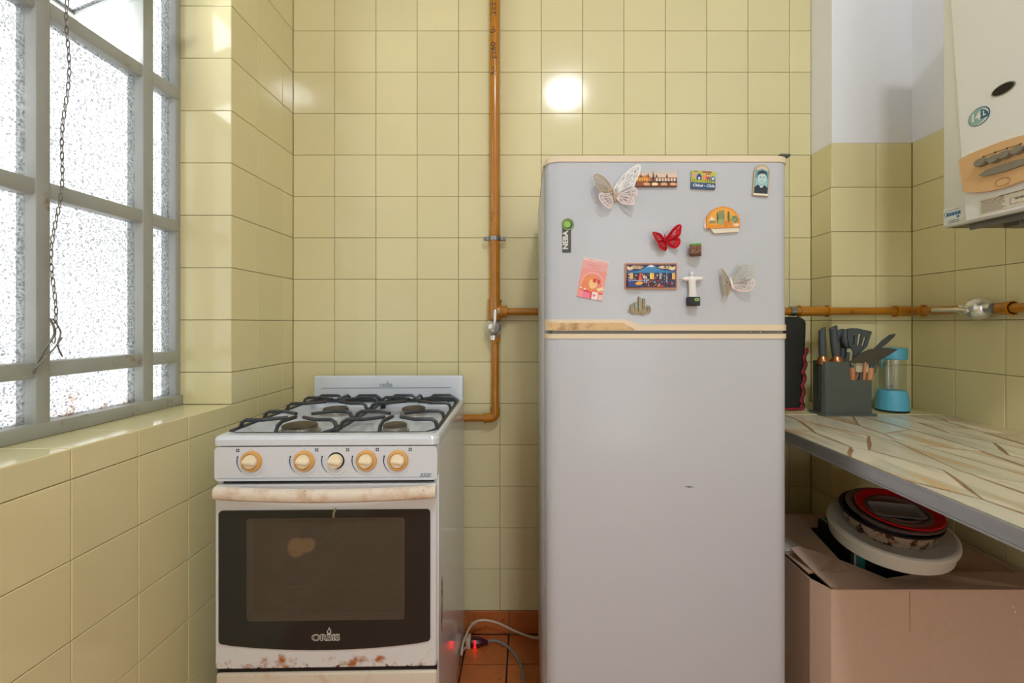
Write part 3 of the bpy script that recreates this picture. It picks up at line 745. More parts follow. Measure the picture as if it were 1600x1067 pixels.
# ================================================================ stove
YF = 1.093
def build_stove():
    x0, x1, yb = -0.731, -0.210, 1.640
    piv = Vector(((x0 + x1) / 2, YF, FLOOR))
    st = empty('gas_stove', piv, math.radians(1.2), 'white four-burner gas stove with rust stains and dark oven window', 'stove')
    X = lambda px: (px - CX) / F * YF
    Z = lambda py: (CY - py) / F * YF
    tp = Z(680)
    # body: two side panels, back, floor, oven cavity
    for s, (a, c) in enumerate(((x0, x0 + 0.012), (x1 - 0.012, x1))):
        b = MB(); b.rbox(a, c, YF + 0.016, yb, FLOOR + 0.03, Z(697), 0.002, 1)
        b.build('side_panel', M['enamel'], st)
    b = MB(); b.box(x0 + 0.012, x1 - 0.012, yb - 0.012, yb, FLOOR + 0.03, Z(700)); b.build('back_panel', M['grey_metal'], st)
    b = MB()
    cz0, cz1, cx0, cx1, cy1 = Z(1030), Z(775), x0 + 0.05, x1 - 0.05, yb - 0.06
    b.add([(cx0, YF + 0.03, cz0), (cx1, YF + 0.03, cz0), (cx1, cy1, cz0), (cx0, cy1, cz0), (cx0, YF + 0.03, cz1), (cx1, YF + 0.03, cz1), (cx1, cy1, cz1), (cx0, cy1, cz1)],
          [(0, 1, 2, 3), (7, 6, 5, 4), (3, 2, 6, 7), (0, 3, 7, 4), (1, 5, 6, 2)])
    b.build('oven_cavity', M['oven_cavity'], st, smooth=False)
    b = MB(); b.box(x0 + 0.012, x1 - 0.012, YF + 0.018, YF + 0.03, Z(760), Z(700)); b.box(x0 + 0.012, x1 - 0.012, YF + 0.02, YF + 0.03, FLOOR + 0.04, cz0)
    b.box(x0 + 0.012, cx0, YF + 0.02, YF + 0.03, cz0, cz1 + 0.02); b.box(cx1, x1 - 0.012, YF + 0.02, YF + 0.03, cz0, cz1 + 0.02)
    b.build('front_chassis', M['black'], st, smooth=False)
    b = MB()
    for i in range(7):
        xx = cx0 + 0.02 + i * (cx1 - cx0 - 0.04) / 6
        b.tube([(xx, YF + 0.05, Z(935)), (xx, cy1 - 0.02, Z(935))], 0.003, 6)
    for yy in (YF + 0.05, cy1 - 0.02): b.tube([(cx0, yy, Z(935)), (cx1, yy, Z(935))], 0.003, 6)
    b.build('oven_rack', M['steel'], st)
    b = MB(); b.sphere((-0.652, 1.335, -0.640), (0.026, 0.018, 0.028), 14); b.sphere((-0.622, 1.34, -0.636), (0.020, 0.015, 0.020), 14); b.build('oven_glow', M['oven_glow'], st)  # glowing lobes made up for a warm spot of light behind the window
    # cooktop: rim with a sunken pan
    b = MB()
    out = rrect(x0 - 0.003, x1 + 0.003, YF - 0.004, yb, 0.018, 6)
    inn = rrect(x0 + 0.022, x1 - 0.022, YF + 0.026, yb - 0.045, 0.03, 6)
    def ring(pa, za, pb, zb):
        n = len(pa)
        b.add([(p[0], p[1], za) for p in pa] + [(p[0], p[1], zb) for p in pb], [(i, (i + 1) % n, n + (i + 1) % n, n + i) for i in range(n)])
    def inset(pts, d):
        cx, cy = (x0 + x1) / 2, (YF + yb) / 2
        hx, hy = (x1 - x0) / 2, (yb - YF) / 2
        return [(cx + (p[0] - cx) * (1 - d / hx), cy + (p[1] - cy) * (1 - d / hy)) for p in pts]
    lip = Z(695)
    ring(out, lip, out, tp - 0.009); ring(out, tp - 0.009, inset(out, 0.003), tp - 0.003); ring(inset(out, 0.003), tp - 0.003, inset(out, 0.010), tp)
    ring(inset(out, 0.010), tp, inn, tp); ring(inn, tp, inset(inn, 0.012), tp - 0.022)
    low = inset(inn, 0.012)
    b.add([(p[0], p[1], tp - 0.022) for p in low], [tuple(range(len(low)))])
    b.add([(p[0], p[1], lip) for p in out], [tuple(range(len(out) - 1, -1, -1))])
    b.build('cooktop', M['enamel_clean'], st, angle=50)
    # back guard with logo
    b = MB(); b.rbox(x0 + 0.004, x1, yb - 0.022, yb, tp - 0.02, (CY - 587) / F * (yb - 0.022), 0.006, 3)
    bg = b.build('backguard', M['enamel_clean'], st)
    gy = yb - 0.0225
    b = MB()
    zl = (CY - 606) / F * gy
    b.box(-0.72 + 0.02, -0.252, gy - 0.0002, gy, zl - 0.0007, zl + 0.0007)
    b.build('stripe', M['ink'], bg, org=piv, smooth=False)
    logo((608 - CX) / F * gy, (CY - 601) / F * gy, gy, 0.0145, M['ink'], M['enamel_clean'], bg, piv)
    # burners
    burners = [((470 - CX) / F * 1.222, 1.225, 0.041), ((618 - CX) / F * 1.222, 1.225, 0.029), ((528 - CX) / F * 1.456, 1.462, 0.036), ((649 - CX) / F * 1.456, 1.466, 0.034)]
    pf = tp - 0.022
    for bx, by, r in burners:
        b = MB(); b.lathe([(r * 1.25, 0), (r * 1.25, 0.005), (r * 1.05, 0.006), (r, 0.015), (r * 0.8, 0.015)], 32, (bx, by, pf), 0)
        for k in range(28):
            a = 2 * math.pi * k / 28
            b.box(-0.0012, 0.0012, r * 0.94, r * 1.06, 0.007, 0.0145, M=Matrix.Translation((bx, by, pf)) @ Matrix.Rotation(a, 4, 'Z'))
        br = b.build('burner', M['alu'], st)
        b = MB(); b.lathe([(r * 0.9, 0.012), (r * 1.06, 0.014), (r * 1.06, 0.0185), (r * 0.95, 0.021), (r * 0.5, 0.0215), (0, 0.0215)], 32, (bx, by, pf))
        b.build('burner_cap', M['burner'], br, org=piv)
    # pan supports
    zlow, ztop = tp - 0.004, tp + 0.021
    rb = 0.0050
    for (gl, gr, A, B) in ((-0.716, -0.4745, burners[0], burners[2]), (-0.4665, -0.222, burners[1], burners[3])):
        b = MB()
        yf, yr = YF + 0.030, yb - 0.052
        loop = [(gl + 0.02, yf, zlow), (gr - 0.022, yf, zlow), (gr, yf + 0.02, zlow + 0.004), (gr, yr - 0.02, zlow + 0.004), (gr - 0.02, yr, zlow + 0.004), (gl + 0.02, yr, zlow + 0.004), (gl, yr - 0.02, zlow + 0.004), (gl, yf + 0.012, zlow + 0.004)]
        b.tube(loop, rb + 0.0006, 6, closed=True)
        for bx, by, r in (A, B):
            for side, xs in ((-1, gl), (1, gr)):
                for d in (-0.055, 0.055):
                    yy = by + d
                    b.tube([(xs, yy, zlow), (xs - side * 0.006, yy, ztop - 0.006), (xs - side * 0.016, yy, ztop), (bx + side * 0.066, yy, ztop), (bx + side * 0.020, by + d * 0.42, ztop)], [rb, rb, rb, rb, rb * 0.9], 6)
        b.tube([(A[0] - 0.012, yf, zlow), (A[0] - 0.012, yf + 0.012, ztop - 0.008), (A[0] - 0.010, yf + 0.03, ztop), (A[0] - 0.002, A[1] - 0.018, ztop)], rb, 6)
        b.tube([(B[0] + 0.002, yr, zlow), (B[0] + 0.002, yr - 0.012, ztop - 0.008), (B[0], yr - 0.025, ztop), (B[0], B[1] + 0.018, ztop)], rb, 6)
        midy = (A[1] + B[1]) / 2
        b.tube([(gl + 0.002, yr - 0.004, zlow + 0.004), (gl + 0.03, yr, ztop - 0.004), (gl + 0.085, yr, ztop - 0.004), (gl + 0.105, yr, zlow + 0.006)], rb, 6)
        b.tube([(gr - 0.002, yr - 0.004, zlow + 0.004), (gr - 0.03, yr, ztop - 0.004), (gr - 0.085, yr, ztop - 0.004), (gr - 0.105, yr, zlow + 0.006)], rb, 6)
        for xx, yy in ((gl, yf + 0.03), (gr, yf + 0.03), (gl, yr - 0.03), (gr, yr - 0.03)):
            b.tube([(xx, yy, pf), (xx, yy, zlow + 0.004)], rb, 6)
        b.build('pan_support', M['iron'], st, angle=30)
    # control panel
    b = MB()
    b.prism(rrect(X(339), X(683), Z(750), Z(697), 0.010, 4), YF - 0.004, YF + 0.018)
    cp = b.build('control_panel', M['enamel'], st, angle=30)
    fy = YF - 0.0043
    kz = Z(719)
    b = MB()
    for px, dx in ((396, -21), (477, 19), (526, 18), (573, 17), (622, 19)):
        cx = X(px)
        arc = [(cx + 0.0335 * math.cos(math.radians(a)), fy, kz + 0.0335 * math.sin(math.radians(a))) for a in range(172, 236, 6)]
        b.tube(arc, [0.0018] + [0.0013 - 0.00008 * i for i in range(len(arc) - 1)], 5)
        for a in range(238, 318, 8):
            b.box(-0.0004, 0.0004, -0.0003, 0, 0.0325, 0.0343, M=Matrix.Translation((cx, fy, kz)) @ Matrix.Rotation(math.radians(90 - a), 4, 'Y'))
        b.tube([(cx + 0.0335 * math.cos(math.radians(168)), fy, kz + 0.0335 * math.sin(math.radians(168))), (cx + 0.0335 * math.cos(math.radians(160)), fy, kz + 0.0335 * math.sin(math.radians(160)))], 0.0018, 6)
        ix, iz = cx + dx * 0.0015, Z(702)
        for a in (-1, 1):
            for c in (-1, 1):
                b.box(ix + a * 0.0022 - 0.0016, ix + a * 0.0022 + 0.0016, fy - 0.0002, fy, iz + c * 0.0022 - 0.0016, iz + c * 0.0022 + 0.0016)
        b.box(cx - 0.001, cx + 0.001, fy - 0.0002, fy, Z(700) - 0.0006, Z(700) + 0.0006)
    b.box(X(344), X(675), fy - 0.0002, fy, Z(745.6), Z(745.2))
    vs, fs = text2d('8300', 0.0125, shear=0.35)
    b.add([(X(664) + u, fy - 0.0003, Z(742.5) + v) for u, v in vs], fs)
    b.build('dial_markings', M['ink'], cp, org=piv, smooth=False)
    rotY = lambda c: Matrix.Translation(c) @ Matrix.Rotation(math.radians(90), 4, 'X')     # lathe axis towards -Y
    for i, px in enumerate((396, 477, 526, 573, 622)):
        c = (X(px), YF - 0.004, kz)
        b = MB()
        kx = c[0]
        if i == 2:
            b.lathe([(0.0, 0.0004), (0.0198, 0.0004)], 28, M=rotY(c)); b.build('dial_hole', M['black'], cp, org=piv)
            b = MB()
        b.lathe([(0.0165, 0), (0.0165, 0.008), (0.0155, 0.0105), (0.0, 0.0115)], 28, M=rotY(c))
        gm = Matrix.Translation(c) @ Matrix.Rotation(math.radians(8), 4, 'Y')
        b.rbox(-0.0150, 0.0150, -0.0180, -0.006, -0.0055, 0.0055, 0.004, 3, M=gm)
        kb = b.build('knob', M['knob'], cp, org=piv)
        if i != 2:
            b = MB(); b.lathe([(0.0245, 0), (0.0245, 0.003), (0.0225, 0.006), (0.0185, 0.0068), (0.0175, 0.004), (0.0160, 0.004)], 32, M=rotY(c))
            b.build('knob_skirt', M['skirt'], kb, org=piv)
    # oven door: frame of four members round the window
    dx0, dx1, dz0, dz1 = X(338), X(681), Z(1044), Z(756.5)
    wx0, wx1, wz0, wz1 = X(392), X(628), Z(963), Z(812)
    b = MB()
    fo = rrect(dx0, dx1, dz0, dz1, 0.006, 4); fi = rrect(wx0, wx1, wz0, wz1, 0.006, 4)
    n = len(fo)
    for ya, yc in ((YF, YF + 0.016),):
        vs = [(p[0], ya + 0.003, p[1]) for p in fo] + [(p[0] + (0.003 if p[0] < -0.47 else -0.003), ya, p[1] + (0.003 if p[1] < -0.6 else -0.003)) for p in fo] + [(p[0], ya, p[1]) for p in fi] + [(p[0], yc, p[1]) for p in fi] + [(p[0], yc, p[1]) for p in fo]
        fs = []
        for q in range(4):
            fs += [(q * n + i, q * n + (i + 1) % n, (q + 1) * n + (i + 1) % n, (q + 1) * n + i) for i in range(n)]
        fs += [(4 * n + i, 4 * n + (i + 1) % n, (i + 1) % n, i) for i in range(n)]
        b.add(vs, fs)
    org_d = Vector((piv.x, piv.y, dz0))
    dr = b.build('oven_door', M['enamel_door'], st, org=org_d, angle=35)
    dr.location = (0, 0, dz0 - FLOOR)
    # glass: dark printed border round a dotted window
    go = []
    gx0, gx1, gz1 = X(345), X(672), Z(796)
    for p in rrect(gx0, gx1, Z(1003), gz1, 0.009, 5): go.append(p)
    # bow the lower edge
    bow = []
    for i, p in enumerate(go): bow.append(p)
    lower = [(gx0 + (gx1 - gx0) * t, Z(1003) - (Z(1003) - Z(1014)) * (1 - (2 * t - 1) ** 2)) for t in [k / 16 for k in range(1, 16)]]
    k = 6
    outl = bow[:k] + lower + bow[k:]
    # inner loop with the same number of points
    inn_c = rrect(X(388), X(632), Z(968), Z(808), 0.008, 5)
    inn_l = [(X(388) + (X(632) - X(388)) * t, Z(968)) for t in [q / 16 for q in range(1, 16)]]
    innl = inn_c[:k] + inn_l + inn_c[k:]
    n = len(outl)
    b = MB()
    gf = YF - 0.0035
    vs = [(p[0], YF, p[1]) for p in outl] + [(p[0], gf, p[1]) for p in outl] + [(p[0], gf, p[1]) for p in innl]
    b.add(vs, [(i, (i + 1) % n, n + (i + 1) % n, n + i) for i in range(n)] + [(n + i, n + (i + 1) % n, 2 * n + (i + 1) % n, 2 * n + i) for i in range(n)])
    gb = b.build('oven_glass', M['oven_glass'], dr, org=org_d, angle=30)
    b = MB(); b.prism(inn_c, gf, gf + 0.003); b.build('oven_window', M['oven_pane'], dr, org=org_d, smooth=False)
    logo(X(510), Z(992), gf - 0.0003, 0.0215, M['ink_light'], M['oven_glass'], dr, org_d)
    # handle: bowed bar
    b = MB()
    hx0, hx1 = (334 - CX) / F * 1.055, (679 - CX) / F * 1.055
    pth, secs = [], []
    prof = [(0.0, 0.0165), (-0.010, 0.0160), (-0.0165, 0.010), (-0.0180, 0.0), (-0.0165, -0.010), (-0.010, -0.0150), (0.0, -0.0160), (0.004, 0.0)]
    m_ = 20
    vs, fs = [], []
    for i in range(m_ + 1):
        t = i / m_
        xx = hx0 + (hx1 - hx0) * t
        bowy = -0.036 - 0.014 * (1 - (2 * t - 1) ** 2)
        zz = (CY - 772) / F * 1.052 - 0.004 * (1 - (2 * t - 1) ** 2)
        for py, pz in prof: vs.append((xx, YF + bowy + py * 0.8 + 0.010, zz + pz * 0.9))
    q = len(prof)
    for i in range(m_):
        fs += [(i * q + j, i * q + (j + 1) % q, (i + 1) * q + (j + 1) % q, (i + 1) * q + j) for j in range(q)]
    fs += [tuple(range(q - 1, -1, -1)), tuple(m_ * q + j for j in range(q))]
    b.add(vs, [f[::-1] for f in fs])
    for xx in (hx0 + 0.02, hx1 - 0.03):
        b.rbox(xx - 0.012, xx + 0.012, YF - 0.030, YF + 0.002, Z(768) - 0.009, Z(768) + 0.007, 0.003, 1)
    b.build('handle', M['handle'], dr, org=org_d, angle=50)
    # worn patches: rust scrape on the right side panel, dried drip over the door glass
    b = MB()
    b.prism([(1.150, -0.625), (1.166, -0.64), (1.170, -0.70), (1.160, -0.76), (1.148, -0.80), (1.142, -0.74), (1.146, -0.68), (1.138, -0.655)], x1 - 0.0005, x1 + 0.0004, lambda u, v, d: (d, u, v))
    b.build('rust_scrape', mat('rust_scrape', srgb(176, 160, 136), 0.7, stains=((srgb(112, 84, 56), 60, 0.45, 0.6),)), st, smooth=False)
    b = MB(); b.prism([(X(525), Z(792)), (X(527), Z(794)), (X(524), Z(800)), (X(523), Z(807)), (X(520.5), Z(808)), (X(521), Z(800)), (X(523), Z(795))], gf - 0.0005, gf); b.build('dried_drip', C(150, 138, 108), dr, org=org_d, smooth=False)
    # lower drawer and feet
    b = MB(); b.rbox(X(338), X(682), YF + 0.002, YF + 0.02, FLOOR + 0.055, Z(1052), 0.006, 3); b.build('drawer_front', M['enamel_rust'], st)
    b = MB(); b.box(X(339), X(681), YF + 0.008, YF + 0.018, FLOOR + 0.05, Z(1040)); b.build('drawer_gap', M['black'], st, smooth=False)
    for xx in (x0 + 0.04, x1 - 0.04):
        for yy in (YF + 0.06, yb - 0.06):
            b = MB(); b.lathe([(0, 0), (0.018, 0), (0.018, 0.01), (0.012, 0.014), (0.012, 0.06)], 12, (xx, yy, FLOOR)); b.build('foot', M['black'], st)

def logo(cx, cz, y, h, ink, hole, parent, org):
    # outlined ORBIS letters with a flame above
    b = MB()
    vs, fs = text2d('ORBIS', h, offset=h * 0.055)
    b.add([(cx + u * 1.12, y - 0.0001, cz - h * 0.18 + v * 0.92) for u, v in vs], fs, 0)
    vs, fs = text2d('ORBIS', h, offset=h * 0.0)
    b.add([(cx + u * 1.12, y - 0.0003, cz - h * 0.18 + v * 0.80) for u, v in vs], fs, 1)
    fl = [(0, 0.98), (0.16, 0.72), (0.26, 0.46), (0.2, 0.28), (0.06, 0.22), (-0.12, 0.24), (-0.24, 0.38), (-0.2, 0.56), (-0.06, 0.72)]
    fi = [(0.02, 0.78), (0.10, 0.62), (0.16, 0.46), (0.1, 0.34), (-0.06, 0.33), (-0.15, 0.42), (-0.08, 0.58)]
    ox = h * 0.35
    b.add([(cx + ox + u * h, y - 0.0001, cz + (v + 0.0) * h) for u, v in fl], [tuple(range(len(fl) - 1, -1, -1))], 0)
    b.add([(cx + ox + u * h, y - 0.0003, cz + (v + 0.0) * h) for u, v in fi], [tuple(range(len(fi) - 1, -1, -1))], 1)
    return b.build('logo', [ink, hole], parent, org=org, smooth=False)
build_stove()

# ================================================================ refrigerator
DY = 1.07                        # door face depth
FS = DY / F                      # metres per pixel on the door face
def build_fridge():
    x0, x1 = 0.040, 0.606
    piv = Vector(((x0 + x1) / 2, DY, FLOOR))
    fr = empty('refrigerator', piv, 0, 'white two-door refrigerator with cream trim strips, standing between stove and counter', 'refrigerator')
    X = lambda px: (px - CX) * FS
    Z = lambda py: (CY - py) * FS
    top = (CY - 262) / F * 1.13
    b = MB(); b.rbox(x0, x1 - 0.004, 1.13, 1.615, FLOOR + 0.05, top, 0.006, 2); b.build('body', M['fridge'], fr)
    b = MB(); b.box(x0 - 0.001, x0 + 0.012, 1.128, 1.615, top - 0.002, top + 0.004); b.box(x0, x1 - 0.004, 1.128, 1.615, top, top + 0.006)
    b.build('top_panel', M['cream'], fr, smooth=False)
    plan = lambda g=0.0: [(u, v) for u, v in rrect(x0 + 0.005 - g, x1 + g, DY - g, 1.128, 0.032, 8, (1, 1, 0, 0))]
    to = lambda u, v, d: (u, v, d)
    def door(z0, z1, nm):
        b = MB(); b.prism(plan(), z0, z1, to); return b.build(nm, M['fridge'], fr, angle=30)
    zt = Z(253)
    d1 = door(Z(508), zt, 'freezer_door')
    b = MB(); b.prism(plan(0.002), zt, zt + 0.013, to); b.prism(plan(-0.004), zt + 0.013, zt + 0.016, to); b.build('top_trim', M['cream'], d1, org=piv, angle=30)
    # lower trim with stepped grip
    b = MB()
    outl = plan(0.002)
    b.prism(outl, Z(516.5), Z(507), to)
    yb_ = DY - 0.0022
    step = [(X(872), Z(508)), (X(872), Z(499)), (X(975), Z(499)), (X(988), Z(503)), (X(1003), Z(507.5)), (X(1003), Z(508))]
    b.prism(step, yb_, DY + 0.004)
    b.prism(plan(0.002), Z(508), Z(508) + 0.0001, to)
    b.build('lower_trim', M['cream'], d1, org=piv, angle=30)
    b = MB()
    b.prism([(u, v) for u, v in rrect(x0 + 0.003, X(880), DY - 0.002, 1.128, 0.034, 8, (1, 0, 0, 0))], Z(508), Z(499), to)
    b.build('trim_end', M['cream'], d1, org=piv, angle=30)
    b = MB(); b.prism([(X(856), Z(515.5)), (X(856), Z(504.5)), (X(974), Z(504.5)), (X(992), Z(515.5))], yb_ - 0.0008, yb_ + 0.001); b.build('grip_recess', M['cream_dirty'], d1, org=piv, smooth=False)
    b = MB(); b.box(x0 + 0.02, x1 - 0.012, DY + 0.010, 1.128, Z(523), Z(514)); b.build('gasket', M['gasket'], fr, smooth=False)
    d2 = door(FLOOR + 0.09, Z(529), 'main_door')
    b = MB(); b.prism(plan(0.002), Z(529), Z(521.5), to); b.build('upper_trim', M['cream'], d2, org=piv, angle=30)
    b = MB(); b.rbox(X(1163), X(1228), DY + 0.012, DY + 0.05, Z(521.5), Z(516.5), 0.001, 1)
    h = b.build('hinge', M['steel'], fr)
    b = MB()
    for px in (1176, 1192): b.sphere((X(px), DY + 0.011, Z(519)), 0.0032, 10)
    b.build('screw', M['chrome'], h, org=piv)
    b = MB(); b.rbox(x1 - 0.022, x1 + 0.004, DY + 0.004, DY + 0.03, zt + 0.015, zt + 0.021, 0.002, 1); b.build('hinge_cap', M['block'], fr)
    b = MB(); b.box(x0 + 0.02, x1 - 0.02, DY + 0.03, 1.60, FLOOR, FLOOR + 0.06); b.build('plinth', M['black'], fr, smooth=False)
    b = MB(); b.box(x0 + 0.002, x1 - 0.003, 1.612, 1.62, FLOOR + 0.08, top - 0.02); b.build('back_plate', M['black'], fr, smooth=False)
    # badge
    b = MB()
    y = DY - 0.0004
    bx = 886
    def poly(pts, d, mi): b.add([(X(u), y - d, Z(v)) for u, v in pts], [tuple(range(len(pts)))], mi)
    b.prism([(X(u), Z(v)) for u, v in rrect(878.5, 892, 350, 394.5, 1.5, 3)], DY - 0.0015, DY, mi=0)
    b.prism([(X(u), Z(v)) for u, v in ell(887.2, 351, 9.6, 9.6, 28)], DY - 0.0016, DY, mi=0)
    y = DY - 0.0016
    poly(ell(887.2, 351, 8.6, 8.6, 28)[::-1], 0.0002, 1); poly(ell(887.2, 351, 7.4, 7.4, 28)[::-1], 0.0004, 0); poly(ell(886.3, 350.6, 5.4, 5.4, 24)[::-1], 0.0006, 1)
    vs, fs = text2d('NEBA', 0.0150, offset=0.0006)
    b.add([(X(883.8) - v * 1.05, y - 0.0004, Z(375.5) + u * 1.12) for u, v in vs], fs, 2)
    b.build('badge', [mat('dark_badge', srgb(66, 68, 62), 0.35), C(140, 190, 70), C(212, 212, 202)], d1, org=piv, smooth=False)
    b = MB(); b.prism([(X(1069), Z(760.5)), (X(1076), Z(759)), (X(1085), Z(761)), (X(1077), Z(762))], DY - 0.0002, DY + 0.0005); b.build('scuff', C(110, 108, 104), d2, org=piv, smooth=False)
build_fridge()

# ================================================================ countertop
def build_counter():
    x0, x1, y0, y1 = 0.686, RIGHT, 0.15, 1.456
    ct = empty('countertop', (x0, y1, COUNTER - 0.03), 0, 'counter of irregular cream onyx slabs with a metal front edge', 'countertop')
    b = MB(); b.box(x0 + 0.006, x1, y0, PIER_Y, COUNTER - 0.028, COUNTER - 0.0008); b.box(x0 + 0.006, PIER_X, PIER_Y, BACK, COUNTER - 0.028, COUNTER - 0.0008)
    b.build('slab_base', M['joint'], ct, smooth=False)
    b = MB()
    b.rbox(x0, x0 + 0.006, y0, BACK, COUNTER - 0.027, COUNTER + 0.001, 0.0015, 1)
    b.rbox(x0 - 0.002, x0 + 0.006, y0, BACK, COUNTER - 0.030, COUNTER - 0.026, 0.001, 1)
    b.build('metal_edge', M['alu_edge'], ct)
    # onyx pieces: cells of irregular sites, stretched along the counter
    rnd = random.Random(5)
    sy = 2.6
    H = (y1 - y0) / sy
    sites = []
    tries = 0
    while len(sites) < 46 and tries < 6000:
        tries += 1
        p = (rnd.uniform(x0, x1), rnd.uniform(0, H))
        if all((p[0] - q[0]) ** 2 + (p[1] - q[1]) ** 2 > (0.062 if rnd.random() < 0.7 else 0.04) ** 2 for q in sites): sites.append(p)
    def clip(poly, a, bb, c):
        out = []
        for i in range(len(poly)):
            p, q = poly[i], poly[(i + 1) % len(poly)]
            dp, dq = a * p[0] + bb * p[1] - c, a * q[0] + bb * q[1] - c
            if dp <= 0: out.append(p)
            if dp * dq < 0:
                t = dp / (dp - dq); out.append((p[0] + (q[0] - p[0]) * t, p[1] + (q[1] - p[1]) * t))
        return out
    sk = 0.16
    for s in sites:
        poly = [(x0 + 0.004, 0), (x1, 0), (x1, H), (x0 + 0.004, H)]
        for q in sites:
            if q is s: continue
            a, bb = q[0] - s[0], q[1] - s[1]
            # joint width kept in real metres
            nrm = math.hypot(a, bb / sy)
            poly = clip(poly, a, bb, a * (q[0] + s[0]) / 2 + bb * (q[1] + s[1]) / 2 - rnd.uniform(0.0010, 0.0034) * nrm)
            if len(poly) < 3: break
        if len(poly) < 3: continue
        pts = [(u, y0 + v * sy + (u - x0) * 0.0) for u, v in poly]
        # roughen the outline a little
        pp = []
        for i, p in enumerate(pts):
            q = pts[(i + 1) % len(pts)]
            pp.append(p)
            L_ = math.hypot(q[0] - p[0], q[1] - p[1])
            edge = (abs(p[0] - q[0]) < 1e-6) or (abs(p[1] - q[1]) < 1e-6)
            if L_ > 0.06 and not edge:
                nx, ny = (q[1] - p[1]) / L_, -(q[0] - p[0]) / L_
                for t in (0.33, 0.66):
                    d = rnd.uniform(-0.0042, 0.0)
                    pp.append((p[0] + (q[0] - p[0]) * t + nx * d, p[1] + (q[1] - p[1]) * t + ny * d))
        b = MB(); b.prism(pp, COUNTER - 0.012, COUNTER + rnd.uniform(0, 0.0004), lambda u, v, d: (u, v, d))
        b.build('onyx_piece', M['stone'], ct, smooth=False)
    # strip of wall tiles laid flat behind the stone
    tiles(ct, [x0 + 0.006 + 0.0, 0.735, 0.885, PIER_X], [y1, 1.60, BACK], lambda u, v: (u, v, COUNTER + 0.0012), 0, M['tile'], 'ledge_tile', t=0.004, rx=-math.pi / 2)
    tiles(ct, [PIER_X, PIER_X + 0.1503, x1], [y1, PIER_Y], lambda u, v: (u, v, COUNTER + 0.0012), 0, M['tile'], 'ledge_tile', t=0.004, rx=-math.pi / 2)
build_counter()

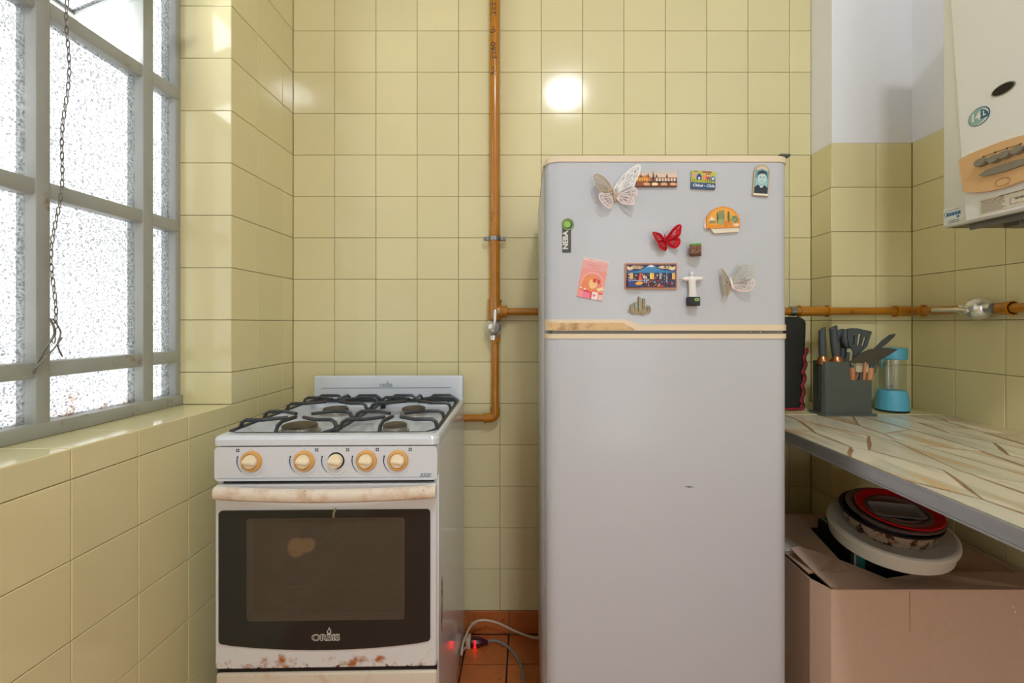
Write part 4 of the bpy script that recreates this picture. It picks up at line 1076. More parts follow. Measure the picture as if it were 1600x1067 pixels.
# ================================================================ water heater on the right wall
def build_heater():
    hx = 1.050
    H = lambda px, py, x=hx: (F * x / (px - CX), (CY - py) / F * (F * x / (px - CX)))
    ya, zb = H(1473, 357)
    yn, ztop = ya - 0.31, 1.02
    wh = empty('water_heater', (RIGHT, ya, zb), 0, 'white wall-hung gas water heater with a peach control panel', 'water heater')
    b = MB(); b.rbox(hx, RIGHT - 0.012, yn, ya, zb, ztop, 0.006, 2)
    # open the underside: sunken grey plate drawn below as its own part
    b.build('casing', M['heater'], wh)
    b = MB(); b.box(hx + 0.010, RIGHT - 0.02, yn + 0.012, ya - 0.012, zb - 0.0015, zb + 0.001); b.build('underside', M['grey_metal'], wh, smooth=False)
    b = MB(); b.rbox(hx + 0.09, hx + 0.13, ya - 0.10, ya - 0.06, zb - 0.012, zb, 0.002, 1); b.box(hx + 0.02, hx + 0.024, yn + 0.02, ya - 0.05, zb - 0.014, zb)
    b.build('bracket', M['grey_metal'], wh, smooth=False)
    b = MB(); b.tube([(hx + 0.14, ya - 0.13, zb), (hx + 0.14, ya - 0.13, zb - 0.03), (hx + 0.15, ya - 0.13, zb - 0.045)], 0.012, 10); b.tube([(hx + 0.14, ya - 0.13, zb - 0.012), (hx + 0.14, ya - 0.13, zb - 0.024)], 0.017, 6)
    b.build('pipe_stub', M['brass'], wh)
    # raised front panel whose far edge slants
    to = lambda u, v, d: (d, u, v)
    t1, t0 = H(1489, 0), H(1513, 352)
    slope = (t1[0] - t0[0]) / (t1[1] - t0[1])
    b = MB(); b.prism([(t0[0], zb + 0.004), (t0[0] + slope * (ztop - 0.01 - t0[1]), ztop - 0.01), (yn + 0.02, ztop - 0.01), (yn + 0.02, zb + 0.004)], hx - 0.005, hx + 0.002, to)
    fp = b.build('front_panel', M['heater'], wh, smooth=False)
    xs = hx - 0.005
    G = lambda px, py: H(px, py, xs)
    # inspection hole
    def blob(pts, x0, x1, m, nm, par, to=to):
        b = MB(); b.prism(pts, x0, x1, to); return b.build(nm, m, par, org=wh.location, angle=30)
    def ov(px, py, rx, ry, rot=0, n=24):
        c = G(px, py)
        mp = (c[0] ** 2) / (F * xs)          # metres along Y per pixel across
        mz = c[0] / F
        return ell(c[0], c[1], rx * mp, ry * mz, n, rot=rot)
    blob(ov(1568, 139, 19, 8.5), xs - 0.0015, xs + 0.001, M['steel'], 'hole_rim', fp)
    blob(ov(1568, 139, 17, 7.2), xs - 0.0019, xs + 0.001, M['black'], 'sight_hole', fp)
    # badge 14 L
    blob(ov(1530, 182, 17, 14), xs - 0.0010, xs + 0.001, C(60, 108, 128), 'badge', fp)
    blob(ov(1530, 182.3, 15.4, 12.6), xs - 0.0013, xs + 0.001, C(232, 236, 232), 'badge', fp)
    c = G(1530, 182)
    blob(ov(1528, 182.5, 13.6, 12.0), xs - 0.0016, xs + 0.001, C(150, 186, 180), 'badge', fp)
    q = [G(1534, 186), G(1534, 171), G(1540, 170.5), G(1545, 174), G(1546, 179), G(1543, 182)]
    blob(q, xs - 0.0019, xs + 0.001, C(58, 104, 126), 'badge', fp)
    b = MB()
    vs, fs = text2d('14', 0.025, offset=0.0009); cc = G(1525.5, 184)
    b.add([(xs - 0.0021, cc[0] - u, cc[1] + v) for u, v in vs], fs, 0)
    vs, fs = text2d('L', 0.015, offset=0.0006); cc = G(1539.5, 176.5)
    b.add([(xs - 0.0022, cc[0] - u, cc[1] + v) for u, v in vs], fs, 0)
    b.build('badge_text', M['ink_white'], fp, org=wh.location, smooth=False)
    # control panel
    topc = [G(1503.5, 250), G(1520, 241), G(1545, 231), G(1570, 221.5), G(1600, 212.5), G(1650, 202)]
    botc = [G(1660, 262), G(1625, 275), G(1600, 284), G(1575, 293), G(1550, 299), G(1528, 301), G(1511, 299.5)]
    cp = blob(topc + botc, xs - 0.010, xs + 0.001, M['heater_panel'], 'control_panel', fp)
    xp = xs - 0.010
    xs2 = xs; 
    def kn(px, py, rx, ry, d, nm, m=None):
        c = H(px, py, xp); mp = c[0] ** 2 / (F * xp); mz = c[0] / F
        b = MB(); b.prism(ell(c[0], c[1], rx * mp, ry * mz, 22), xp - d, xp + 0.001, to)
        b.prism(ell(c[0], c[1], rx * mp * 0.86, ry * mz * 0.86, 22), xp - d - 0.003, xp - d, to)
        return b.build(nm, m or M['heater_knob'], cp.parent, org=wh.location, angle=30)
    for px, py in ((1537, 253.5), (1558, 248), (1575, 241.5), (1594, 234.5), (1616, 226)): kn(px, py, 10.5, 6.2, 0.008, 'control_knob')
    lo = [H(px, py, xp) for px, py in ((1532, 274), (1545, 265), (1565, 258), (1585, 251.5), (1605, 247), (1622, 245), (1615, 250.5), (1600, 258), (1575, 267), (1550, 273.5), (1538, 275.5))]
    b = MB(); b.prism(lo, xp - 0.005, xp + 0.001, to); b.build('selector_bar', M['heater_knob'], fp, org=wh.location, angle=30)
    c = H(1567, 284, xp); b = MB(); b.tube([(xp - 0.0004, c[0] + 0.016 * math.cos(a), c[1] + 0.0085 * math.sin(a)) for a in [2 * math.pi * k / 24 for k in range(24)]], 0.0007, 5, closed=True); b.build('button_ring', C(180, 130, 84), fp, org=wh.location)
    b = MB(); dots = [H(px, py, xp) for px, py in ((1537, 245), (1555, 238), (1574, 231.5), (1595, 225))]
    b.tube([(xp - 0.0004, d[0], d[1]) for d in dots], 0.0006, 5)
    for d in dots: b.sphere((xp - 0.0004, d[0], d[1]), 0.0022, 8)
    b.build('dial_scale', C(90, 76, 60), fp, org=wh.location)
    # instruction sticker and service sticker
    quad = [G(1531, 313), G(1531, 337), G(1640, 309), G(1640, 285)]
    blob([quad[0], quad[3], quad[2], quad[1]], xs - 0.0006, xs + 0.001, C(224, 214, 196), 'instruction_label', fp)
    b = MB()
    rl = random.Random(3)
    yl, yr = quad[0][0], quad[3][0]
    zt_, zb_ = quad[0][1], quad[1][1]
    for i in range(9):
        zz = zt_ - 0.004 - i * (zt_ - zb_ - 0.006) / 9
        e = yl - 0.006 - rl.uniform(0.045, 0.055)
        b.box(xs - 0.0009, xs, e, yl - 0.004, zz - 0.0006, zz + 0.0004)
    b.box(xs - 0.0009, xs, yl - 0.10, yl - 0.045, zt_ + 0.0005 - 0.004, zt_ - 0.002)
    b.box(xs - 0.0009, xs, yl - 0.12, yl - 0.068, zb_ + 0.008, zb_ + 0.0088); b.box(xs - 0.0009, xs, yl - 0.12, yl - 0.068, zb_ + 0.021, zb_ + 0.0218); b.box(xs - 0.0009, xs, yl - 0.069, yl - 0.068, zb_ + 0.008, zb_ + 0.0218)
    for i in range(3): b.box(xs - 0.0009, xs, yl - 0.086 - i * 0.010, yl - 0.078 - i * 0.010, zb_ + 0.017, zb_ + 0.020)
    b.build('label_text', C(110, 100, 90), fp, org=wh.location, smooth=False)
    g2 = [H(1474.5, 327), H(1474.5, 353), H(1500, 345), H(1500, 322)]
    b = MB(); b.prism([g2[0], g2[3], g2[2], g2[1]], hx - 0.0006, hx + 0.001, to); stk = b.build('service_sticker', C(222, 226, 220), wh, smooth=False)
    b = MB()
    p = H(1490, 334)
    for i in range(5): b.box(hx - 0.001, hx, p[0] - 0.018 + i * 0.0075, p[0] - 0.018 + i * 0.0075 + 0.006, p[1] - 0.0038, p[1] + 0.0042)
    b.box(hx - 0.001, hx, p[0] - 0.016, p[0] - 0.009, p[1] - 0.011, p[1] - 0.006)
    b.build('sticker_print', C(52, 112, 160), wh, smooth=False)
    b = MB()
    vs, fs = text2d('Service Tecnico', 0.0055)
    b.add([(hx - 0.0008, p[0] - u * 0.92, p[1] + 0.010 + v) for u, v in vs], fs)
    for i in range(2): b.box(hx - 0.001, hx, p[0] - 0.016, p[0] + 0.014, p[1] - 0.0165 - i * 0.0042, p[1] - 0.0150 - i * 0.0042)
    b.tube([(hx - 0.0006, p[0] + 0.020 + 0.005 * math.cos(a), p[1] + 0.001 + 0.006 * math.sin(a)) for a in [2 * math.pi * k / 16 for k in range(16)]], 0.0006, 4, closed=True)
    b.build('sticker_print', C(96, 108, 116), wh, smooth=False)
build_heater()

# ================================================================ magnets on the freezer door
MG = 'magnets on the freezer door'
def fpos(px, py): return Vector(((px - CX) * FS, DY, (CY - py) * FS))

class Mag:
    """things stuck to the door: outlines in door pixels about a centre (y down), optional tilt in degrees"""
    def __init__(s, name, label, cx, cy, rot=0.0, cat='magnet'):
        s.c = (cx, cy)
        s.root = empty(name, fpos(cx, cy), 0, label, cat, MG)
        s.r = math.radians(rot)
    def uv(s, x, y):
        x, y = x - s.c[0], y - s.c[1]
        c, n = math.cos(s.r), math.sin(s.r)
        return ((x * c - y * n) * FS, -(x * n + y * c) * FS)
    def body(s, pts, t, m, name='backing', d0=0.0):
        b = MB(); b.prism([s.uv(*p) for p in pts], -d0 - t, -d0)
        return s.put(b, name, m, smooth=False)
    def put(s, b, name, m, parent=None, **kw):
        return b.build(name, m, parent or s.root, org=(0, 0, 0), **kw)
    def art(s, t, layers, name='printed_picture', texts=()):
        b = MB(); mats = []; k = 0
        def idx(m):
            if m not in mats: mats.append(m)
            return mats.index(m)
        for pts, col in layers:
            k += 1
            q = [s.uv(*p) for p in pts]
            a = sum(q[i][0] * q[(i + 1) % len(q)][1] - q[(i + 1) % len(q)][0] * q[i][1] for i in range(len(q)))
            if a < 0: q = q[::-1]
            b.add([(u, -t - 0.00006 * k, v) for u, v in q], [tuple(range(len(q)))], idx(C(*col)))
        k += 1
        for body, cx, cy, size, col, shear, rot90 in texts:
            vs, fs = text2d(body, size, shear=shear, offset=size * 0.02)
            out = []
            for u, v in vs:
                U, V = s.uv(cx + u, cy - v)
                out.append((U, -t - 0.00006 * k - 0.0001, V))
            b.add(out, fs, idx(C(*col)))
        return s.put(b, name, mats, smooth=False)

def R4(x0, y0, x1, y1): return [(x0, y0), (x1, y0), (x1, y1), (x0, y1)]

def magnets():
    rn = random.Random(8)
    # old town and bridge
    g = Mag('picture_magnet', 'wide photo magnet of an old town and arched stone bridge', 1025, 279)
    g.body(R4(993, 266, 1057, 292.5), 0.004, C(90, 70, 60))
    Ls = [(R4(993, 266, 1057, 292.5), (196, 190, 186)), (R4(993, 272, 1057, 280), (222, 196, 172)),
          ([(993, 276), (998, 274), (1003, 276), (1010, 274), (1015, 277), (1015, 292.5), (993, 292.5)], (206, 128, 50)),
          ([(993, 283), (1003, 282), (1012, 285), (1012, 292.5), (993, 292.5)], (150, 82, 40)),
          (R4(1015, 278, 1057, 285), (150, 96, 62)), (R4(1012, 284, 1057, 287), (70, 40, 30)), (R4(1006, 287, 1057, 292.5), (178, 120, 80))]
    for x in (1019.5, 1020.8): Ls.append(([(x - 1.4, 283), (x, 267 if x < 1020 else 270), (x + 1.4, 283)], (80, 56, 50)))
    for x, h in ((997, 273), (1001, 272.5), (1012, 272), (1025, 273.5), (1041, 273)): Ls.append(([(x - 1.6, 278), (x - 0.4, h), (x + 0.4, h), (x + 1.6, 278)], (90, 62, 54)))
    for i in range(7): Ls.append((R4(1024 + i * 4.6, 279.5, 1026.6 + i * 4.6, 284), (226, 214, 204)))
    for i in range(5): Ls.append((R4(994.5 + i * 3.6, 279, 996.5 + i * 3.6, 284), (238, 178, 84)))
    for i, x in enumerate((1009.5, 1022, 1036.5, 1050.5)): Ls.append((ell(x, 288.7, 5.4, 2.4, 16), (250, 214, 160) if i == 1 else (226, 166, 112)))
    for x in (1016, 1029, 1043.5): Ls.append((R4(x - 1, 285, x + 1, 292), (66, 38, 30)))
    Ls.append((R4(993, 291, 1057, 292.5), (110, 56, 36)))
    g.art(0.004, Ls)
    # stilt houses
    g = Mag('picture_magnet', 'green magnet of houses on stilts with white script on navy', 1097.5, 282, 3)
    g.body(R4(1079, 268, 1117, 296), 0.0045, C(120, 122, 60))
    Ls = [(R4(1079, 268, 1117, 296), (186, 190, 74)), (R4(1079, 286.5, 1117, 296), (44, 80, 128)),
          ([(1081, 276), (1083, 271), (1088, 271), (1088, 279), (1081, 279)], (206, 160, 130)), ([(1087, 282), (1087, 276), (1091, 271.5), (1095, 276), (1095, 282)], (40, 74, 136)),
          ([(1096, 281), (1096, 276), (1099, 273), (1102, 276), (1102, 281)], (226, 146, 84)), ([(1102, 281), (1102, 272), (1108, 272), (1108, 281)], (176, 74, 54)),
          ([(1108.5, 283), (1108.5, 278), (1112, 275), (1116, 278), (1116, 283)], (58, 112, 176)), (R4(1095.5, 268.5, 1110, 271), (160, 70, 60)), (R4(1082, 268.5, 1089, 270), (150, 120, 90))]
    for x in (1091, 1112.5): Ls.append((R4(x - 1.4, 278, x + 1.6, 281), (236, 236, 226)))
    for x in (1104, 1106.5): Ls.append((R4(x - 0.7, 274, x + 0.7, 276.5), (236, 226, 206)))
    for x in (1081, 1084, 1088, 1094, 1097, 1101, 1104, 1107, 1110, 1115): Ls.append((R4(x - 0.45, 281, x + 0.45, 286.5), (110, 100, 54)))
    g.art(0.0045, Ls, texts=[('Chiloé - Chile', 1098, 291.2, 6.0, (236, 240, 240), 0.3, 0)])
    # arched portrait
    g = Mag('portrait_magnet', 'small arched magnet with a portrait of a person in black', 1188.5, 283, 4)
    arch = [(1176, 307), (1176, 270)] + ell(1188.5, 270, 12.5, 12.5, 14, 180, 360) + [(1201, 307)]
    g.body(arch, 0.004, C(176, 156, 122))
    sm = [(1178, 303), (1178, 271)] + ell(1188.5, 271, 10.5, 10.5, 14, 180, 360) + [(1199, 303)]
    Ls = [(arch, (188, 168, 134)), (sm, (104, 156, 164)), ([(1180, 265), (1184, 261.5), (1188.5, 260.5), (1193, 261.5), (1197, 265), (1197, 268), (1188.5, 264.5), (1180, 268)], (206, 194, 170)),
          (R4(1179, 280, 1198, 292), (150, 190, 194)),
          ([(1178, 303), (1178, 294), (1183, 289.5), (1188.5, 292), (1194, 290), (1199, 294), (1199, 303)], (36, 50, 58)),
          (R4(1186, 285, 1192, 291), (150, 184, 184)), (ell(1189, 278.5, 6.8, 9.2, 22), (186, 210, 208)),
          ([(1181.4, 278), (1181.4, 272), (1184, 268.4), (1189, 267.2), (1194, 268.6), (1196.6, 273), (1196.4, 278), (1195, 274), (1192, 272.2), (1187, 272.4), (1183.5, 274)], (40, 54, 62)),
          (R4(1185.2, 277.2, 1187.6, 278.4), (50, 68, 76)), (R4(1190.6, 277.2, 1193, 278.4), (50, 68, 76)), ([(1189, 278), (1190.2, 282), (1188.4, 282)], (140, 174, 176)), (R4(1187, 284, 1191.6, 284.9), (96, 124, 128)),
          ([(1185.5, 290.5), (1188.5, 292.5), (1192, 290.8), (1190, 294), (1187, 294)], (226, 232, 230)), (R4(1177, 303.4, 1200, 306), (228, 222, 208))]
    g.art(0.004, Ls)
    # domed landscape
    g = Mag('relief_magnet', 'orange dome-shaped relief magnet with trees on a cream base', 1127, 344, -1.5)
    dome = [(1101.5, 357)]
    for i in range(25):
        a = math.radians(188 + (352 - 188) * i / 24)
        r = 26.5 + (0.8 if i % 2 else 0)
        dome.append((1127.5 + r * math.cos(a), 351 + r * math.sin(a)))
    dome.append((1153.5, 357))
    g.body([(1107, 356), (1114, 365), (1152, 363.5), (1153, 355)], 0.006, C(226, 218, 192), 'cream_base')
    g.body([(1098.8, 352), (1100, 344), (1103, 342), (1103, 358), (1100, 357)], 0.005, C(236, 222, 216), 'cream_edge')
    g.body(dome, 0.008, C(226, 146, 42), 'dome')
    Ls = [([(1104, 356), (1104, 349)] + ell(1127.5, 350, 23.5, 23.5, 18, 185, 355) + [(1151, 356)], (234, 166, 62)),
          ([(1104, 350), (1109, 344), (1115, 346), (1117, 350)], (150, 140, 80)), ([(1106, 345), (1110, 339), (1115, 345)], (226, 222, 206)),
          ([(1102, 357), (1102, 351), (1120, 352), (1138, 356), (1138, 357)], (230, 142, 36))]
    for x, y0, w in ((1119, 332, 1.6), (1123, 329, 2.6), (1127.5, 328.5, 2.6), (1136, 331, 1.8)): Ls.append((ell(x, (y0 + 351) / 2, w, (351 - y0) / 2, 14), (132, 140, 96) if w > 2 else (84, 104, 66)))
    Ls += [(ell(1124, 348, 5, 5, 14), (160, 164, 116)), (ell(1132, 351, 4.5, 5, 14), (214, 132, 40)), (ell(1145, 345, 6, 6.4, 14), (120, 136, 88)), (ell(1139, 350, 2.6, 6, 12), (222, 138, 40)), (ell(1147, 353, 6, 3.2, 14), (228, 172, 120)), (ell(1148, 353, 3.6, 1.8, 12), (240, 214, 190))]
    for i in range(10): Ls.append((ell(1145 + rn.uniform(-5, 5), 345 + rn.uniform(-5, 5), 1.0, 1.0, 8), (176, 186, 130)))
    g.art(0.008, Ls)
    # grass-topped block
    g = Mag('block_magnet', 'tiny brown block magnet with a green top', 1083.5, 392)
    b = MB(); MM = Matrix.Translation((0, -0.0135, 0)) @ Matrix.Rotation(math.radians(-24), 4, 'Z') @ Matrix.Rotation(math.radians(-8), 4, 'X')
    e = 0.0118
    b.rbox(-e, e, -e, e, -e, e * 0.72, 0.0008, 1, M=MM); g.put(b, 'block', mat('brown_speckled_plastic', srgb(134, 92, 70), 0.6, stains=((srgb(96, 62, 46), 260, 0.5, 0.52), (srgb(166, 124, 98), 300, 0.58, 0.6))), smooth=False)
    b = MB(); b.rbox(-e * 1.03, e * 1.03, -e * 1.03, e * 1.03, e * 0.66, e * 1.02, 0.0006, 1, M=MM); g.put(b, 'green_top', C(92, 156, 60), smooth=False)
    # pink card
    g = Mag('picture_card', 'tilted pink printed card with an orange figure in sunglasses', 926, 436, 10.5)
    g.body(R4(905.5, 404.5, 946.5, 467), 0.0015, C(226, 196, 190))
    W = (236, 222, 216); 
    Ls = [(R4(905.5, 404.5, 946.5, 467), (224, 200, 194)), (R4(906, 409, 946, 467), (226, 164, 158)), (R4(906, 422, 946, 467), (232, 148, 138)), (R4(914, 406, 926, 407.2), (226, 160, 150)), (R4(930, 407, 944, 408.2), (226, 160, 150))]
    for i, w in enumerate((22, 14)): Ls.append((R4(926 - w / 2, 414 + i * 4, 926 + w / 2, 415.6 + i * 4), (222, 146, 140)))
    Ls += [(ell(926.5, 443, 18, 18, 28), (236, 168, 156)), (ell(926.5, 443, 15.6, 15.6, 28), (228, 138, 122)),
           (ell(922, 446, 12, 14, 24), (234, 142, 82)), ([(909, 452), (914, 440), (922, 446), (936, 452), (946, 458), (946, 462), (908, 462)], (232, 132, 84)),
           (ell(928, 443, 6.6, 8.2, 22, rot=10), (240, 196, 130)), (ell(925, 436.5, 10, 6, 20, 180, 360), (232, 140, 80)), (ell(929.5, 438, 3.2, 3.4, 14), (212, 58, 54)), (ell(936, 439.5, 2.2, 3.0, 14), (212, 58, 54)), (R4(926, 435.6, 938, 436.8), (212, 70, 60)),
           ([(934, 450), (944, 446), (946, 450), (938, 454)], (242, 214, 160)), (R4(908, 457, 915, 467), (238, 150, 150)), (R4(915, 456, 926, 467), (238, 120, 150)), (R4(926.5, 456, 928.5, 467), (220, 70, 80)), (R4(929, 455.5, 938, 467), (244, 226, 222)), (ell(932.5, 461, 2.2, 2.2, 12), (236, 120, 140)), (R4(939, 458, 946, 467), (240, 190, 186)),
           (ell(918, 456, 4.0, 1.4, 12), (226, 40, 90)), (ell(923, 456.8, 3.0, 1.2, 12), (222, 36, 90)), (ell(910, 452, 2.0, 1.4, 10), W), (ell(916.5, 453.4, 2.0, 1.4, 10), W), (ell(942, 457, 3, 1.2, 12), (222, 76, 70))]
    g.art(0.0015, Ls)
    # city with mountain
    g = Mag('picture_magnet', 'framed TOKYO magnet with a blue mountain over a colourful city', 1016.5, 431.5)
    g.body(rrect(976, 1057, 411.5, 452, 1.2, 2), 0.005, C(190, 132, 100), 'frame_board')
    x0, y0, x1, y1 = 978.5, 414, 1054.5, 449
    Ls = [(R4(x0 - 0.8, y0 - 0.8, x1 + 0.8, y1 + 0.8), (140, 78, 58)), (R4(x0, y0, x1, y1), (54, 56, 88)), (R4(x0, 422, x1, 430), (52, 84, 142)),
          ([(979, 426), (996, 424), (1008, 418), (1014, 414.6), (1019, 414.6), (1026, 419), (1038, 423.5), (1054, 425.5), (1054, 426), (979, 426.5)], (60, 134, 188)),
          ([(1009, 418.5), (1014, 414.6), (1019, 414.6), (1023.5, 418), (1020, 417), (1017, 418.4), (1014, 417)], (222, 226, 230)),
          ([(979, 416), (984, 418), (988, 415), (1000, 415.5), (1005, 417.5), (1000, 420.5), (990, 420), (983, 423), (979, 421)], (232, 206, 160)),
          ([(1054, 416), (1049, 418), (1045, 415), (1033, 415.5), (1027, 418), (1034, 420.5), (1042, 420), (1049, 423), (1054, 421)], (232, 206, 160)),
          (R4(x0, 427, x1, 431), (50, 60, 90)), (R4(x0, 431, x1, 449), (70, 56, 82))]
    cols = [(206, 70, 50), (228, 150, 60), (232, 200, 110), (190, 60, 60), (60, 90, 150), (236, 220, 190), (160, 80, 70), (230, 110, 50), (120, 130, 170), (40, 50, 90)]
    for i in range(150):
        x, y = rn.uniform(x0 + 0.5, x1 - 3), rn.uniform(428, 447.5)
        if x < 1000 and 437 < y: continue
        w, h = rn.uniform(0.8, 2.6), rn.uniform(0.8, 3.0)
        Ls.append((R4(x, y, x + w, min(y + h, y1)), cols[rn.randrange(len(cols))]))
    for x, w, c in ((982, 5, (226, 180, 110)), (1013, 4, (236, 206, 120)), (1016, 3.4, (230, 190, 90)), (1047, 5, (222, 180, 100)), (1027.5, 3.4, (150, 160, 190))): Ls.append((R4(x, 427.5, x + w, 437), c))
    Ls += [([(995, 439), (997.6, 428), (998.2, 423.5), (998.8, 428), (1001, 439)], (232, 84, 44)), ([(1038.3, 442), (1039, 420), (1039.7, 442)], (150, 200, 232)), (R4(x0, 438.5, 1002, 449), (44, 60, 116)),
           ([(990, 444), (994, 440.5), (1001, 441), (1003, 443), (999, 445.5), (993, 446)], (240, 166, 50)), (R4(985, 438.5, 1012, 439.6), (170, 180, 206)), (R4(1004.5, 433, 1008.5, 443), (210, 206, 214)), (R4(1005.6, 435, 1007.4, 443), (90, 80, 120)), (ell(982, 438, 2.4, 2.4, 14), (170, 180, 206)), (ell(982, 438, 1.6, 1.6, 12), (54, 64, 110))]
    g.art(0.005, Ls, texts=[('TOKYO', 994.5, 418.2, 5.2, (110, 66, 44), 0, 0), ('東京', 1039.0, 418.2, 5.2, (66, 44, 38), 0, 0)])
    # pewter skyline
    g = Mag('skyline_magnet', 'pewter magnet shaped like a cluster of towers', 998.5, 479)
    g.body([(980, 486), (983, 483), (984, 477), (988, 474), (992, 472), (996, 472), (996.5, 466), (998, 462.5), (999.5, 466), (1000, 472), (1003, 472), (1003.2, 467), (1005, 465.5), (1007.2, 467), (1007.5, 481), (1010, 481), (1010.2, 478), (1012.5, 476.5), (1015, 478.5), (1016.5, 484), (1016, 488), (1009, 490), (1004, 493), (1000, 491), (987, 490.5)], 0.003, M['pewter'], 'plate')
    tw = MB()
    for (a, c, d, e, t) in ((984.5, 990, 476, 486, 0.006), (996.6, 999.8, 465, 486, 0.008), (1003.6, 1006.8, 467.5, 484, 0.007), (1010.6, 1014.6, 479, 486, 0.006), (986, 1012, 486, 488.5, 0.005), (991, 995.4, 473, 484, 0.005)):
        b = MB(); b.prism([g.uv(*p) for p in R4(a, d, c, e)], -t, -0.002); g.put(b, 'tower' if e - d > 4 else 'river_bank', M['pewter'], smooth=False)
    Ls = [(R4(991.6, 474, 995, 479.5), (110, 176, 186))]
    for i in range(6): Ls.append((R4(1005.2, 468.5 + i * 2.4, 1006.4, 470 + i * 2.4), (60, 52, 42)))
    for i in range(3): Ls.append((R4(1012.8, 480 + i * 1.8, 1014.2, 481.2 + i * 1.8), (60, 52, 42)))
    g.art(0.0072, Ls[1:7], 'window_slits'); g.art(0.0062, Ls[7:], 'window_slits'); g.art(0.0052, Ls[:1], 'blue_enamel')
    # white figure with outstretched arms
    g = Mag('figurine_magnet', 'white robed figurine with outstretched arms on a black base', 1080.5, 471)
    def F3(px, py, d=0.0): u, v = g.uv(px, py); return Vector((u, -0.010 - d, v))
    b = MB()
    s_ = FS
    prof = [(466.5, 6.4), (462, 6.2), (455, 5.6), (447, 5.4), (441, 5.8), (436.5, 6.4), (433.6, 4.2), (432.2, 1.9), (431.6, 1.9)]
    vs, fs = [], []
    nn = 14
    for py_, r_ in prof:
        for k in range(nn):
            a_ = 2 * math.pi * k / nn
            p_ = F3(1080.2 - (466 - py_) * 0.045, py_)
            vs.append(p_ + Vector((math.cos(a_) * r_ * s_, math.sin(a_) * r_ * s_ * 0.8, 0)))
    for k in range(len(prof) - 1): fs += [(k * nn + j, k * nn + (j + 1) % nn, (k + 1) * nn + (j + 1) % nn, (k + 1) * nn + j) for j in range(nn)]
    fs += [tuple(range(nn - 1, -1, -1)), tuple((len(prof) - 1) * nn + j for j in range(nn))]
    b.add(vs, fs)
    b.sphere(F3(1078.5, 428.6), (0.0040, 0.0044, 0.0056), 14)
    for sg, ex, ey in ((-1, 1061.5, 436.2), (1, 1098, 434.6)):
        b.tube([F3(1078.8 + sg * 3, 436.6), F3(1078.8 + sg * 8, 436.2), F3((1078.8 + sg * 11 + ex) / 2, 436.4), F3(ex - sg * 3.5, ey), F3(ex, ey - 0.3)], [0.0056, 0.0054, 0.0040, 0.0019, 0.0010], 10)
    g.put(b, 'robed_figure', M['figure'])
    b = MB()
    for dx in (-2.2, 1.5): b.tube([F3(1080.5 + dx, 465, 0.0075), F3(1080 + dx * 0.8, 448, 0.0068)], 0.0006, 5)
    g.put(b, 'robe_fold', M['figure'])
    b = MB(); b.rbox(-0.0125, 0.0125, -0.021, 0, -0.0105, 0.0095, 0.001, 1); g.put(b, 'base', M['ink_black'])
    b = MB()
    for k, (pts, mi) in enumerate(((R4(1079.5, 465.8, 1087.8, 471.6), 0), ([(1080, 468.7), (1083.7, 466.4), (1087.3, 468.7), (1083.7, 471)], 1), (ell(1083.7, 468.7, 1.5, 1.5, 12), 2))):
        q = [g.uv(*p) for p in pts]
        b.add([(u, -0.0213 - 0.0001 * k, v) for u, v in q], [tuple(range(len(q) - 1, -1, -1))], mi)
    g.put(b, 'base_emblem', [C(30, 120, 60), C(222, 196, 50), C(60, 90, 150)], smooth=False)

    # butterflies: openwork foil wings standing off the door
    def butterfly(label, body0, body1, wings, bm, group_t=0.0011):
        g = Mag('butterfly_magnet', label, (body0[0] + body1[0]) / 2, (body0[1] + body1[1]) / 2)
        lift = 0.55
        ax0, ax1 = Vector(body0), Vector(body1)
        ad = (ax1 - ax0).normalized()
        def W3(p, extra=0.0):
            d = Vector(p) - ax0
            dist = abs(d.x * ad.y - d.y * ad.x) * FS
            u, v = g.uv(*p)
            return Vector((u, -0.004 - lift * dist - extra, v))
        for outline, m, w, name in wings:
            b = MB()
            oc = curve([(x, y, 0) for x, y in outline], 5, closed=True)
            pts = [(p.x, p.y) for p in oc]
            n = len(pts)
            cx, cy = sum(p[0] for p in pts) / n, sum(p[1] for p in pts) / n
            def ribbon(line, ww, closed=False):
                k = len(line)
                vs, fs = [], []
                for i, p in enumerate(line):
                    a = line[(i + 1) % k] if (closed or i < k - 1) else p
                    c = line[i - 1] if (closed or i > 0) else p
                    t = Vector((a[0] - c[0], a[1] - c[1])); t = t.normalized() if t.length > 1e-6 else Vector((1, 0))
                    wi = ww if not isinstance(ww, list) else ww[i]
                    for sgn in (-1, 1):
                        q = (p[0] - t.y * wi * sgn, p[1] + t.x * wi * sgn)
                        vs.append(W3(q, 0.0)); vs.append(W3(q, 0.0005))
                for i in range(k if closed else k - 1):
                    a, c = 4 * i, 4 * ((i + 1) % k)
                    fs += [(a + 1, a + 3, c + 3, c + 1), (a, c, c + 2, a + 2), (a, a + 1, c + 1, c), (a + 2, c + 2, c + 3, a + 3)]
                b.add(vs, fs)
            ribbon(pts, w, True)
            root = min(pts, key=lambda p: (Vector(p) - (ax0 + ax1) / 2).length)
            # veins from the root to the margin, a second inner margin and cross bars
            inner = [(root[0] + (p[0] - root[0]) * 0.74, root[1] + (p[1] - root[1]) * 0.74) for p in pts]
            far = [i for i in range(n) if (Vector(pts[i]) - Vector(root)).length > 0.35 * max((Vector(p) - Vector(root)).length for p in pts)]
            for i in far[::4]:
                ribbon([root, ((root[0] + pts[i][0]) / 2 + 0.4, (root[1] + pts[i][1]) / 2), pts[i]], [w * 0.45, w * 0.55, w * 0.6])
            seg = [inner[i] for i in far]
            if len(seg) > 2:
                ribbon(seg, w * 0.75)
                out2 = [(root[0] + (pts[i][0] - root[0]) * 0.87, root[1] + (pts[i][1] - root[1]) * 0.87) for i in far]
                ribbon(out2, w * 0.45)
